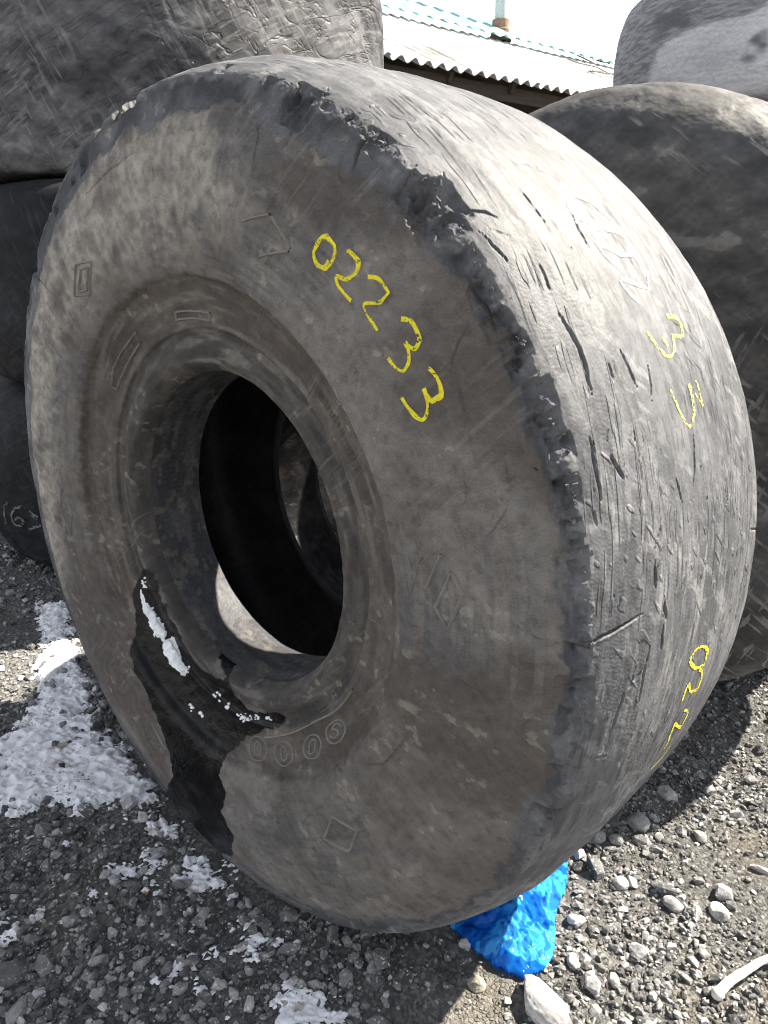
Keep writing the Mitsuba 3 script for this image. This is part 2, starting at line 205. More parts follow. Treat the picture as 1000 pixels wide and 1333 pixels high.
def sidewall_relief(p, n, uv):
    r, a = polar(p)
    w = smoothstep(0.798, 0.812, r)
    return rubber_relief(p, n, uv) * (1 - w) + tread_relief(p, n, uv) * w


def rubber_relief(p, n, uv):
    return 0.0034 * fbm(p.x * 45, p.y * 45, p.z * 45, 6) + 0.0007 * noise(p.x * 300, p.y * 300, p.z * 300)


def wet_shade_color(p, n, uv):
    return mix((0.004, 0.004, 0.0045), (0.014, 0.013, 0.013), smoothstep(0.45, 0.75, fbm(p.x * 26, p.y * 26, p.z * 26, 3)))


scene['dry_sidewall'] = bumped(sidewall_relief, principled(sidewall_color, 0.78, 0.35))
scene['wet_and_shade_black'] = bumped(rubber_relief, principled(wet_shade_color, 0.34, 0.2))  # black of the wet patch, also painted as shade on the back bead seat
scene['dusty_sidewall'] = {'type': 'blendbsdf', 'weight': mikit.proc(wet_mask), 'a': {'type': 'ref', 'id': 'dry_sidewall'}, 'b': {'type': 'ref', 'id': 'wet_and_shade_black'}}


scene['worn_tread'] = bumped(tread_relief, principled(tread_color, 0.64, 0.4), 8e-4)


def inner_color(p, n, uv):
    m = fbm(p.x * 12, p.y * 12, p.z * 12, 4)
    return mix((0.020, 0.020, 0.022), (0.034, 0.034, 0.037), smoothstep(0.35, 0.7, m)) * (0.7 + 0.6 * noise(p.x * 120, p.y * 120, p.z * 120))


scene['inner_rubber'] = bumped(rubber_relief, principled(inner_color, 0.55, 0.4))


def bead_seat_color(p, n, uv):
    m = fbm(p.x * 10, p.y * 40, p.z * 10, 4)
    f = noise(p.x * 160, p.y * 160, p.z * 160)
    c = mix((0.034, 0.035, 0.040), (0.062, 0.062, 0.067), smoothstep(0.35, 0.7, m))
    c = mix(c, (0.24, 0.22, 0.15), smoothstep(0.58, 0.68, fbm(p.x * 30, p.y * 50, p.z * 30 + 3, 5)) * 0.22)
    return mix(c, (0.09, 0.086, 0.08), 0.5 * smoothstep(0.58, 0.72, fbm(p.x * 26, p.y * 70, p.z * 26, 3))) * (0.75 + 0.5 * f)


scene['bead_seat'] = bumped(rubber_relief, principled(bead_seat_color, 0.6, 0.4))


def make_old_rubber(lo, hi, scar, seed, axis_z=True, amount=1.0):
    def color(p, n, uv):
        q = fbm(p.x * 5 + seed, p.y * 5, p.z * 5, 4)
        m = fbm(p.x * 17, p.y * 17 + seed, p.z * 23, 4)
        f = fbm(p.x * 80, p.y * 80, p.z * 80, 3)
        c = mix(lo, hi, smoothstep(0.34, 0.66, 0.5 * q + 0.5 * m))
        v = p.z if axis_z else p.x
        w = (p.x + p.y) if axis_z else (p.z + 0.3 * p.y)
        s = smoothstep(0.57, 0.70, fbm(w * 12 + v * 8, v * 90 - w * 40, seed, 4)) * smoothstep(0.46, 0.60, fbm(w * 4, v * 4, seed + 3.0, 3))
        s2 = smoothstep(0.60, 0.72, fbm(w * 60 + v * 40, v * 16 + w * 6, seed + 1.0, 4)) * smoothstep(0.48, 0.62, fbm(w * 4, v * 4, seed + 5.0, 3))
        c = mix(c, scar, dr.maximum(s, s2) * 0.5 * amount)
        c = mix(c, scar, smoothstep(0.60, 0.72, m) * smoothstep(0.45, 0.6, q) * 0.4 * amount)
        return c * (0.7 + 0.6 * f)
    return color


def wrinkle_relief(p, n, uv):
    v, w = p.z, p.x * 0.72 + p.y * 0.69
    a = groove(w * 5 + v * 4, v * 26 - w * 15, 1.0, 0.020)
    b = groove(w * 22 + v * 8, v * 5 + w * 3, 6.0, 0.016) * smoothstep(0.45, 0.55, noise(w * 5, v * 5, 3.0))
    d = groove(w * 6 - v * 9, v * 17 + w * 14, 9.0, 0.016) * smoothstep(0.42, 0.52, noise(w * 4 + 7, v * 4, 3.0))
    return -0.0028 * dr.maximum(a, dr.maximum(b, d)) + 0.0016 * fbm(p.x * 24, p.y * 24, p.z * 24, 5)


def smooth_wear(p, n, uv):
    v, w = p.z, p.x * 0.72 + p.y * 0.69
    a = groove(w * 3 + v * 2, v * 9 - w * 6, 1.0, 0.008) * smoothstep(0.48, 0.58, noise(w * 4, v * 4, 3.0))
    return -0.0025 * a + 0.0022 * fbm(p.x * 20, p.y * 20, p.z * 20, 5) + 0.0008 * noise(p.x * 120, p.y * 120, p.z * 120)


scene['wrinkled_rubber'] = bumped(wrinkle_relief, principled(make_old_rubber((0.020, 0.020, 0.024), (0.100, 0.099, 0.104), (0.30, 0.295, 0.29), 2.0, True, 0.55), 0.6, 0.45), 2e-3)
scene['black_rubber'] = bumped(rubber_relief, principled(make_old_rubber((0.006, 0.0065, 0.008), (0.017, 0.018, 0.022), (0.04, 0.045, 0.053), 5.0, True, 0.6), 0.7, 0.2))
scene['rear_rubber'] = bumped(smooth_wear, principled(make_old_rubber((0.040, 0.039, 0.040), (0.094, 0.092, 0.091), (0.30, 0.285, 0.265), 8.0, False, 1.0), 0.66, 0.35), 2e-3)

PALE_PATCH = [(-0.945, -0.9), (-0.937, 0.063), (-0.94, 0.118), (-0.920, 0.27), (-0.884, 0.31), (-0.777, 0.345), (-0.601, 0.349), (-0.544, 0.372), (-0.5, 0.40), (0.4, 0.46), (0.9, 0.46), (0.9, -0.9)]


def pale_color(p, n, uv):
    q = fbm(p.x * 4, p.y * 4, p.z * 9, 4)
    m = fbm(p.x * 15, p.y * 15, p.z * 70, 4)
    f = fbm(p.x * 70, p.y * 70, p.z * 90, 3)
    c = mix((0.14, 0.141, 0.158), (0.27, 0.27, 0.29), smoothstep(0.32, 0.68, m))
    h = (p.x + 0.72) * 0.73 + (p.y - 4.70) * 0.68
    pale = smoothstep(0.012, -0.012, poly_sdf(h, p.z - 2.27, PALE_PATCH) + (m - 0.5) * 0.06)
    c = mix(c, mix((0.40, 0.405, 0.44), (0.55, 0.555, 0.58), smoothstep(0.3, 0.7, 0.5 * q + 0.5 * m)), pale)
    c = mix(c, (0.09, 0.09, 0.105), smoothstep(0.60, 0.70, fbm(h * 6 + 3, p.z * 6, 4.0, 3)) * 0.9)
    return c * (0.75 + 0.5 * f)


def hoop_relief(p, n, uv):
    return 0.004 * fbm(p.x * 9, p.y * 9, p.z * 75, 4) + 0.0015 * noise(p.x * 60, p.y * 60, p.z * 150)


scene['pale_rubber'] = bumped(hoop_relief, principled(pale_color, 0.7, 0.4), 2e-3)


def chalk(c0, c1):
    return lambda p, n, uv: mix(c0, c1, noise(p.x * 220, p.y * 220, p.z * 220))


scene['rubbed_edge'] = bumped(rubber_relief, principled(lambda p, n, uv: mix((0.13, 0.122, 0.112), (0.25, 0.235, 0.215), fbm(p.x * 40, p.y * 40, p.z * 40, 3)), 0.7, 0.35))

scene['yellow_chalk'] = principled(chalk((0.58, 0.50, 0.02), (0.78, 0.70, 0.05)), 0.9, 0.2)
scene['white_chalk'] = principled(chalk((0.45, 0.45, 0.43), (0.68, 0.68, 0.64)), 0.9, 0.2)
scene['pale_yellow_chalk'] = principled(chalk((0.56, 0.52, 0.10), (0.70, 0.66, 0.24)), 0.9, 0.2)
scene['grey_chalk'] = principled(chalk((0.09, 0.09, 0.09), (0.20, 0.20, 0.19)), 0.9, 0.2)


def snow_color(p, n, uv):
    d = smoothstep(0.60, 0.74, fbm(p.x * 26, p.y * 26, p.z * 26, 3))
    g = smoothstep(0.70, 0.8, noise(p.x * 190, p.y * 190, p.z * 190))
    c = mix((0.78, 0.79, 0.81), (0.32, 0.275, 0.225), d * 0.8)
    return mix(c, (0.14, 0.12, 0.10), g * smoothstep(0.5, 0.66, fbm(p.x * 15 + 2, p.y * 15, 3.0, 3)) * 0.85)


def snow_relief(p, n, uv):
    return 0.004 * fbm(p.x * 90, p.y * 90, p.z * 90, 4)


scene['snow_white'] = bumped(snow_relief, principled(snow_color, 0.7, 0.3))
scene['clean_snow'] = bumped(snow_relief, principled((0.84, 0.85, 0.87), 0.7, 0.3))


def stone_color(lo, hi, spk, seed):
    def color(p, n, uv):
        per = noise(p.x * 26 + seed, p.y * 26, 3.0)
        f = fbm(p.x * 110, p.y * 110, p.z * 110, 3)
        s = smoothstep(0.62, 0.75, fbm(p.x * 210 + seed, p.y * 210, p.z * 210, 2))
        return mix(mix(lo, hi, smoothstep(0.25, 0.75, per)), spk, s * 0.75) * (0.62 + 0.75 * f)
    return color


def stone_relief(p, n, uv):
    return 0.0016 * fbm(p.x * 130, p.y * 130, p.z * 130, 3)


for name, lo, hi, spk in (('stone_pale', (0.25, 0.249, 0.245), (0.43, 0.427, 0.42), (0.54, 0.53, 0.52)), ('stone_grey', (0.13, 0.13, 0.129), (0.25, 0.249, 0.245), (0.42, 0.415, 0.40)),
                          ('stone_dark', (0.042, 0.042, 0.042), (0.105, 0.104, 0.102), (0.32, 0.32, 0.315)), ('stone_frosted', (0.07, 0.07, 0.07), (0.17, 0.17, 0.168), (0.52, 0.52, 0.52)),
                          ('stone_ochre', (0.36, 0.25, 0.10), (0.55, 0.42, 0.2), (0.6, 0.5, 0.3)), ('stone_tan', (0.22, 0.20, 0.155), (0.36, 0.33, 0.26), (0.42, 0.40, 0.34)), ('stone_rust', (0.16, 0.07, 0.04), (0.26, 0.12, 0.07), (0.3, 0.2, 0.15))):
    scene[name] = bumped(stone_relief, principled(stone_color(lo, hi, spk, len(name) * 1.7), 0.75, 0.35))

COARSE_ZONE = [(-9, -3.0), (0.75, -1.6), (0.62, -0.40), (0.50, 0.0), (0.35, 0.5), (-0.1, 1.2), (-9, 1.2)]


def ground_color(p, n, uv):
    q = fbm(p.x * 3, p.y * 3, 1.0, 3)
    m = fbm(p.x * 18, p.y * 18, 2.0, 4)
    d1, d2, w = voronoi(p.x * 150, p.y * 150)
    grit = mix((0.15, 0.145, 0.138), (0.48, 0.47, 0.45), w * w)
    c = mix((0.25, 0.245, 0.235), grit, 0.75) * (0.65 + 0.7 * m)
    c = mix(c, (0.34, 0.30, 0.22), smoothstep(0.60, 0.74, fbm(p.x * 5 + 4, p.y * 5, 3.0, 3)) * 0.35)
    c = c * 0.52
    return mix(c, (0.12, 0.11, 0.10), smoothstep(18.0, 60.0, dr.sqrt(p.x * p.x + p.y * p.y)) * 0.4)


def ground_relief(p, n, uv):
    d1, d2, w = voronoi(p.x * 110, p.y * 110)
    e1, e2, w2 = voronoi(p.x * 240 + 3, p.y * 240)
    return 0.006 * w * smoothstep(0.0, 0.35, d2 - d1) + 0.0025 * w2 * smoothstep(0.0, 0.3, e2 - e1)


scene['gravel_ground'] = bumped(ground_relief, principled(ground_color, 0.85, 0.3), 8e-4)


def film_color(p, n, uv):
    # one layer of film where the bag lies open, two or three where it is folded on itself
    k = smoothstep(0.47, 0.53, fbm(p.x * 24 + p.y * 8, p.y * 20 - p.x * 14, 3.0, 4))
    k2 = smoothstep(0.55, 0.60, fbm(p.x * 60, p.y * 44 + p.x * 30, 8.0, 3))
    return mix(mix((0.06, 0.42, 0.82), (0.008, 0.15, 0.58), k), (0.004, 0.07, 0.36), k2 * 0.6)


scene['blue_film'] = {'type': 'principledthin', 'base_color': mikit.proc(film_color), 'roughness': 0.14, 'spec_trans': 0.12, 'diff_trans': 0.8, 'eta': 1.8}


def roof_color(p, n, uv):
    m = fbm(p.x * 5, p.y * 5, p.z * 5, 4)
    return mix(mix((0.50, 0.50, 0.49), (0.68, 0.68, 0.67), m), (0.26, 0.25, 0.23), smoothstep(0.58, 0.70, fbm(p.x * 2, p.y * 9, p.z * 3, 4)) * 0.7) * (0.85 + 0.3 * noise(p.x * 40, p.y * 40, p.z * 40))


def teal_color(p, n, uv):
    m = fbm(p.x * 6, p.y * 6, p.z * 6, 4)
    return mix((0.16, 0.40, 0.41), (0.36, 0.56, 0.56), m)


def plank_color(p, n, uv):
    return mix((0.035, 0.026, 0.02), (0.085, 0.064, 0.05), fbm(p.x * 8, p.y * 8, p.z * 60, 4))


def rust_color(p, n, uv):
    return mix((0.16, 0.08, 0.05), (0.34, 0.22, 0.16), fbm(p.x * 30, p.y * 30, p.z * 30, 3))


scene['asbestos_sheet'] = principled(roof_color, 0.85, 0.3)
scene['teal_metal'] = principled(teal_color, 0.45, 0.5)
scene['dark_planks'] = principled(plank_color, 0.8, 0.3)
scene['rusty_iron'] = principled(rust_color, 0.8, 0.3)
scene['pale_pipe'] = principled((0.42, 0.44, 0.45), 0.5, 0.4)
scene['dry_stem'] = principled((0.20, 0.17, 0.15), 0.8, 0.3)
scene['bone_white'] = principled(lambda p, n, uv: mix((0.50, 0.47, 0.42), (0.72, 0.70, 0.64), fbm(p.x * 40, p.y * 40, p.z * 40, 3)), 0.6, 0.4)

# ---------------------------------------------------------------- ground: one sheet, fine where the camera looks, running to the horizon
def ground_height(x, y):
    p = np.stack([x, y, np.zeros_like(x)], -1)
    near = np.exp(-((np.maximum(np.hypot(x - 0.2, y - 0.3) - 4.0, 0) / 6.0) ** 2))
    h = 0.030 * vn(p, 2.2, 1, 3) + 0.016 * vn(p, 9, 2, 3) + 0.010 * vn(p, 38, 3, 3)
    # shallow bed that the tyre has pressed, level with its lowest line
    bed = np.exp(-((x / 0.30) ** 2)) * np.exp(-((np.maximum(abs(y) - 0.30, 0) / 0.12) ** 2))
    return h * near * (1 - bed) - 0.002 * bed - 0.0


def axis(lo, hi, step, reach):
    far = np.geomspace(0.03, reach, 26).cumsum()
    far = far / far[-1] * reach
    return np.concatenate([(lo - far)[::-1], np.arange(lo, hi + step / 2, step), hi + far])


gx, gy = axis(-3.0, 2.2, 0.0150, 320.0), axis(-1.4, 3.0, 0.0150, 320.0)
GX, GY = np.meshgrid(gx, gy, indexing='ij')
gv = np.stack([GX, GY, ground_height(GX, GY)], -1).reshape(-1, 3)
put('ground', (gv, grid_faces(len(gx), len(gy), False)), 'gravel_ground', smooth=True)
tag('ground', kind='structure')

# ---------------------------------------------------------------- the big worn tyre: a section swept round the axle line, cut, chipped and cracked
PROF = np.array([(.3175, -.125), (.3265, -.250), (.335, -.272), (.350, -.286), (.368, -.288), (.392, -.282), (.405, -.2835), (.412, -.2905), (.42, -.291), (.485, -.309), (.497, -.314), (.507, -.328), (.52, -.335), (.56, -.342),
                 (.62, -.346), (.68, -.345), (.73, -.338), (.757, -.332), (.79, -.322), (.814, -.3165), (.823, -.311), (.832, -.292), (.850, -.24), (.862, -.19), (.868, -.10), (.870, 0), (.868, .10), (.862, .19), (.852, .24), (.838, .28),
                 (.824, .308), (.812, .317), (.79, .322), (.757, .332), (.68, .345), (.62, .346), (.56, .342), (.507, .328), (.485, .309), (.42, .291), (.392, .279), (.368, .288), (.335, .272), (.3265, .250), (.3175, .125)])
PS = np.concatenate([[0], np.cumsum(np.linalg.norm(np.diff(PROF, axis=0), axis=1))])
FR, FY = PchipInterpolator(PS, PROF[:, 0]), PchipInterpolator(PS, PROF[:, 1])
CORNER = 0.662
S_MAX = PS[-1]


def tyre_base(th, s):
    r, y, a, b = FR(s), FY(s), FR(s, 1), FY(s, 1)
    l = np.hypot(a, b)
    nr, ny = b / l, -a / l
    t = np.radians(th)
    P = np.stack([r * np.cos(t), y + 0 * t, r * np.sin(t)], -1)
    N = np.stack([nr * np.cos(t), ny + 0 * t, nr * np.sin(t)], -1)
    return P, N


def tyre_relief(P, s):
    side = np.clip((0.667 - s) / 0.02, 0, 1)
    h = 0.007 * vn(P, 4.5, 21, 2) + side * (0.0035 * vn(P, 17, 22, 3) + 0.0016 * vn(P, 60, 23, 2))
    th = np.arctan2(P[..., 2], P[..., 0]) * 0.86
    st = np.stack([th * 9, P[..., 1] * 32, 0 * th], -1)
    h = h + (1 - side) * (0.004 * (meshkit.fbm(st, 3, 24) - 0.5) + 0.0014 * vn(P, 28, 25, 3) + 0.0005 * vn(P, 90, 26, 2))
    return h


def carve(th, s, P, h, off):
    """cracks, cuts and chips: th (n) and s (m) are the grid's axes in degrees and metres; h (n, m) moves along the normal, off (n, m, 2) in (r, y)"""
    rnd = np.random.default_rng(5)

    def window(pts, margin):
        r0 = float(FR(np.clip(pts[0][1], 0, S_MAX)))
        m = math.degrees(margin / r0)
        a, b = min(q[0] for q in pts) - m, max(q[0] for q in pts) + m
        c, d = min(q[1] for q in pts) - margin, max(q[1] for q in pts) + margin
        i, j, k, l = np.searchsorted(th, a), np.searchsorted(th, b), np.searchsorted(s, c), np.searchsorted(s, d)
        if j - i < 2 or l - k < 2:
            return None
        U, V = np.meshgrid(np.radians(th[i:j]) * r0, s[k:l], indexing='ij')
        return (slice(i, j), slice(k, l)), U, V, [(math.radians(q[0]) * r0, q[1]) for q in pts], r0

    cracks = list(CRACKS)
    for _ in range(120):                                     # small cuts of the worn tread, most of them along its running direction
        t0, s0, l, k = rnd.uniform(-75, 110), rnd.uniform(0.675, 1.29), 0.010 + 0.05 * rnd.random() ** 2, rnd.normal(0.16, 0.20)
        if rnd.random() < 0.18:
            k = rnd.uniform(-1.5, 1.5)
        dt = math.degrees(l / 0.87)
        cracks.append((rnd.uniform(0.8, 1.6), rnd.uniform(1.2, 3.6), [(t0, s0), (t0 + dt * 0.5, s0 + l * (0.5 * k + rnd.normal(0, 0.05))), (t0 + dt, s0 + l * k)]))
    for _ in range(120):                                     # hairlines of the sidewall
        t0, s0, l = rnd.uniform(-180, 180), rnd.uniform(0.40, 0.64), rnd.uniform(0.01, 0.04)
        k = rnd.normal(0, 1.2)
        dt = math.degrees(l / 0.7)
        cracks.append((rnd.uniform(1.0, 1.8), rnd.uniform(1.0, 3.0), [(t0, s0), (t0 + dt * 0.5, s0 + l * (0.5 * k + rnd.normal(0, 0.1))), (t0 + dt, s0 + l * k)]))
    for w, d, pts in cracks:
        w, d = max(w * 0.46, 0.85) * 1e-3, d * 0.6e-3
        got = window(pts, 4 * w + 0.01)
        if got is None:
            continue
        sl, U, V, q, r0 = got
        wob = 0.0030 * vn(np.stack([U, V, 0 * U], -1), 90, 31, 2)
        D, A = seg_dist(U + wob, V - wob, q)
        taper = np.clip(np.sin(np.pi * np.clip(A, 0.02, 0.98)), 0, 1) ** 0.6 * 1.2
        ww = w * np.clip(taper, 0.35, 1.1)
        h[sl] -= d * taper * np.clip(1.25 - D / ww, 0, 1)
        h[sl] += 0.10 * d * np.exp(-((D - 2.2 * ww) / ww) ** 2) * (V > np.interp(U, sorted(x[0] for x in q), [x[1] for x in sorted(q)])) * taper

    # ragged corner between the sidewall and the tread
    k0, k1 = np.searchsorted(s, CORNER - 0.045), np.searchsorted(s, CORNER + 0.04)
    if k1 - k0 > 1:
        Pc = P[:, k0:k1]
        t = th[:, None]
        rough = np.clip((80 - t) / 12, 0.3, 1) * np.clip((t + 40) / 20, 0.3, 1)
        wav = CORNER + 0.010 * vn(Pc, 14, 44, 2)
        across = np.exp(-((s[None, k0:k1] - wav) / 0.011) ** 2)
        tear = np.abs(vn(Pc, 45, 42, 2)) * 0.030 + np.abs(vn(Pc * [1, 1, 1], 120, 45, 2)) * 0.014
        a = np.clip(vn(Pc, 16, 41, 2), 0, 1) * 0.018 + 0.6 * tear + vn(Pc, 220, 43, 2) * 0.005
        off[:, k0:k1, 0] -= a * across * rough * 0.42
        off[:, k0:k1, 1] += a * across * rough * 0.50
    chips = [(a, b + (0.008 if b < 0.655 and c < 0.045 else 0), c * 0.74, d * 0.55) for a, b, c, d in CHIPS]
    for _ in range(34):
        chips.append((rnd.uniform(-38, 74), CORNER + rnd.normal(0, 0.004), rnd.uniform(0.006, 0.013), rnd.uniform(0.003, 0.008)))
    for _ in range(16):
        chips.append((rnd.uniform(95, 215) % 360 - (360 if rnd.uniform(0, 1) < 0 else 0), CORNER + 0.004, rnd.uniform(0.010, 0.022), rnd.uniform(0.008, 0.018)))
    for t0, s0, rad, dep in chips:
        t0 = (t0 + 180) % 360 - 180
        got = window([(t0, s0)], rad * 2.2)
        if got is None:
            continue
        sl, U, V, q, r0 = got
        g = np.stack([U, V, 0 * U], -1)
        du, dv = (U - q[0][0]) / rad, (V - q[0][1]) / rad
        du = du + 0.35 * vn(g, 40, 51, 3) + 0.12 * vn(g, 140, 54, 2)
        dv = dv + 0.45 * vn(g, 34, 52, 3) + 0.12 * vn(g, 140, 55, 2)
        # a torn wedge: rises gently from its lower end and breaks off steeply under its upper lip
        wedge = np.minimum((du + 1.1) * 0.62, (0.85 - du) * 4.0)
        wedge = np.minimum(wedge, (1.05 - np.abs(dv)) * 1.9)
        amt = dep * np.clip(wedge, 0, 1.15) * (1 + 0.9 * vn(g, 90, 53, 3) + 0.5 * vn(g, 260, 56, 2))
        off[sl][..., 0] -= 0.78 * amt
        off[sl][..., 1] += 0.62 * amt
    # the flap peeled off the lower sidewall
    got = window([(-45.6, 0.36), (-38.0, 0.40)], 0.035)
    if got is not None:
        sl, U, V, q, r0 = got
        D, A = seg_dist(U, V, q)
        h[sl] += 0.0035 * np.clip((0.028 - D) / 0.004 + 2 * vn(np.stack([U, V, 0 * U], -1), 60, 61, 2), 0, 1)
    return h, off


def tyre_patch(th, s, detail=True):
    TH_, S_ = np.meshgrid(th, s, indexing='ij')
    P, N = tyre_base(TH_, S_)
    h = tyre_relief(P, S_)
    off = np.zeros(P.shape[:2] + (2,))
    if detail:
        h, off = carve(th, s, P, h, off)
    t = np.radians(TH_)
    V = P + N * h[..., None]
    V[..., 0] += off[..., 0] * np.cos(t)
    V[..., 2] += off[..., 0] * np.sin(t)
    V[..., 1] += off[..., 1]
    V[..., 2] += ZC
    return V.reshape(-1, 3)


def ring(n):
    return -180 + np.arange(n) * 360.0 / n


tyre = 'worn_loader_tyre'
tag(tyre, 'huge bald tyre standing in front, dusty sidewall, chipped edge, numbered in yellow chalk', 'tyre')
th_fine = np.concatenate([np.arange(-180, -70, 0.7), np.arange(-70, 106, 0.120), np.arange(106, 140, 0.4), np.arange(140, 179.7, 0.7)])
th_side = ring(2200)
s_side = np.linspace(0.344, 0.6905, 160)
put(tyre + '__sidewall', (tyre_patch(th_side, s_side), grid_faces(len(th_side), len(s_side), True)), 'dusty_sidewall', smooth=True)
tag(tyre + '__sidewall', 'flat dusty brown sidewall with a black wet patch low on its left')
s_tread = np.concatenate([np.linspace(0.6895, 1.21, 265), np.linspace(1.213, 1.29, 26)])
put(tyre + '__tread', (tyre_patch(th_fine, s_tread), grid_faces(len(th_fine), len(s_tread), True)), 'worn_tread', smooth=True)
tag(tyre + '__tread', 'bald sunlit tread, grey with cuts and pale scars')
th_b, s_b = ring(1300), np.concatenate([np.linspace(0.125, 0.3445, 84)])
put(tyre + '__bead', (tyre_patch(th_b, s_b), grid_faces(len(th_b), len(s_b), True)), 'dusty_sidewall', smooth=True)
th_c, s_c = ring(500), np.linspace(0.0, 0.1255, 24)
put(tyre + '__bead_seat', (tyre_patch(th_c, s_c, False), grid_faces(len(th_c), len(s_c), True)), 'bead_seat', smooth=True)
th_d, s_d = ring(420), np.linspace(1.288, S_MAX - 0.147, 60)
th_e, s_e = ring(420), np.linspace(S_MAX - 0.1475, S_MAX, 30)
put(tyre + '__bead_seat', (tyre_patch(th_e, s_e, False), grid_faces(len(th_e), len(s_e), True)), 'wet_and_shade_black', smooth=True)  # back bead seat: near-black colour stands in for shade here
put(tyre + '__sidewall', (tyre_patch(th_d, s_d, False), grid_faces(len(th_d), len(s_d), True)), 'rear_rubber', smooth=True)
INNER = [(.3178, .126), (.345, .132), (.40, .18), (.50, .262), (.62, .296), (.74, .285), (.79, .255), (.812, .19), (.815, 0), (.812, -.19), (.79, -.255), (.74, -.285), (.62, -.296), (.50, -.262), (.40, -.18), (.345, -.132), (.3178, -.126)]
ip = np.array(INNER)
it = np.linspace(0, 1, len(ip))
ir, iy = PchipInterpolator(it, ip[:, 0]), PchipInterpolator(it, ip[:, 1])
k = np.linspace(0, 1, 80)
A, K = np.meshgrid(np.radians(ring(300)), k, indexing='ij')
iv = np.stack([ir(K) * np.cos(A), iy(K), ir(K) * np.sin(A) + ZC], -1).reshape(-1, 3)
put(tyre + '__inner_liner', (iv, grid_faces(300, 80, True)), 'inner_rubber', smooth=True)


# raised mould marks and chalk: bands laid along the tyre's own surface
def resample(pts, step, curved):
    p = np.array(pts, float)
    r0 = float(FR(p[:, 1].mean()))
    q = np.stack([np.radians(p[:, 0]) * r0, p[:, 1]], 1)
    l = np.concatenate([[0], np.cumsum(np.linalg.norm(np.diff(q, axis=0), axis=1))])
    n = max(int(l[-1] / step), 3)
    t = np.linspace(0, l[-1], n)
    if curved and len(q) > 3:
        keep = np.concatenate([[True], np.diff(l) > 1e-6])
        q = np.stack([PchipInterpolator(l[keep], q[keep, i])(t) for i in (0, 1)], 1)
    else:
        q = np.stack([np.interp(t, l, q[:, i]) for i in (0, 1)], 1)
    return q, r0


def band(pts, width, rise, step=0.0016, across=4, seed=0, broken=0.0, wander=0.0, flat=False, curved=True):
    q, r0 = resample(pts, step, curved)
    d = np.gradient(q, axis=0)
    d /= np.linalg.norm(d, axis=1, keepdims=True) + 1e-12
    nrm = np.stack([-d[:, 1], d[:, 0]], 1)
    g = np.stack([q[:, 0], q[:, 1], 0 * q[:, 0]], 1)
    w = width * (1 + wander * 2 * vn(g, 45, seed, 2))
    o = np.linspace(-0.5, 0.5, across + 1)
    Q = q[:, None] + nrm[:, None] * (o[None, :, None] * w[:, None, None])
    S_ = np.clip(Q[..., 1], 0.001, S_MAX - 0.001)
    P, N = tyre_base(np.degrees(Q[..., 0] / r0), S_)
    h = tyre_relief(P, S_)
    e = rise * (np.ones_like(o) if flat else np.sqrt(np.clip(1.02 - 4 * o ** 2, 0, 1)))
    V = P + N * (h + (e if flat else e - 0.0008 * (np.abs(o) > 0.45))[None, :])[..., None]
    V[..., 2] += ZC
    f = grid_faces(len(q), across + 1, False)
    v = V.reshape(-1, 3)
    if broken > 0:
        c = v[f].mean(1)
        f = f[meshkit.fbm(c * 330, 2, seed) * 0.75 + meshkit.fbm(c * 60, 2, seed + 1) * 0.25 > broken]
    return trimesh.Trimesh(v, f, process=False)


for m in MARKS + [CURVE]:
    put(tyre + '__raised_mark', band(m, 0.0045, 0.0045, curved=m is CURVE), 'rubbed_edge', smooth=True)
rnd = np.random.default_rng(8)
for (t0, t1, sa, sb, n) in ((92.6, 101.5, 0.262, 0.276, 9), (121.0, 144.0, 0.296, 0.303, 30), (123.0, 142.0, 0.266, 0.282, 12), (160.0, 190.0, 0.285, 0.298, 26), (28.0, 50.0, 0.262, 0.282, 20), (-2.0, 24.0, 0.262, 0.282, 22)):
    bits = []
    for i in range(n):                                       # worn moulded lettering, too rubbed to read
        a = t0 + (t1 - t0) * (i + 0.5) / n
        w = (t1 - t0) / n * 0.3
        for _ in range(2):
            x0, x1 = a + rnd.uniform(-w, w), a + rnd.uniform(-w, w)
            bits.append(band([(x0, sa), ((x0 + x1) / 2, (sa + sb) / 2), (x1, sb)], 0.0026, 0.0013, across=2))
    put(tyre + '__rubbed_lettering', trimesh.util.concatenate(bits), 'dusty_sidewall', smooth=True)
by = [DIGITS[i:i + 2] for i in range(0, len(DIGITS), 2)]
for pair in by:
    put(tyre + '__raised_digit', trimesh.util.concatenate([band(m, 0.0036, 0.0030) for m in pair]), 'rubbed_edge', smooth=True)
def chalk_parts(strokes, groups, name, mat, width, broken, wide=(), label=None):
    for g, idx in enumerate(groups):
        k = put(f'{tyre}__{name}', trimesh.util.concatenate([band(strokes[i], 0.034 if i in wide else width, 0.0009, seed=i, broken=0.55 if i in wide else broken, wander=0.6, flat=True, across=8 if i in wide else 6)
                                                             for i in idx]), mat)
        if label:
            tag(k, label[g])


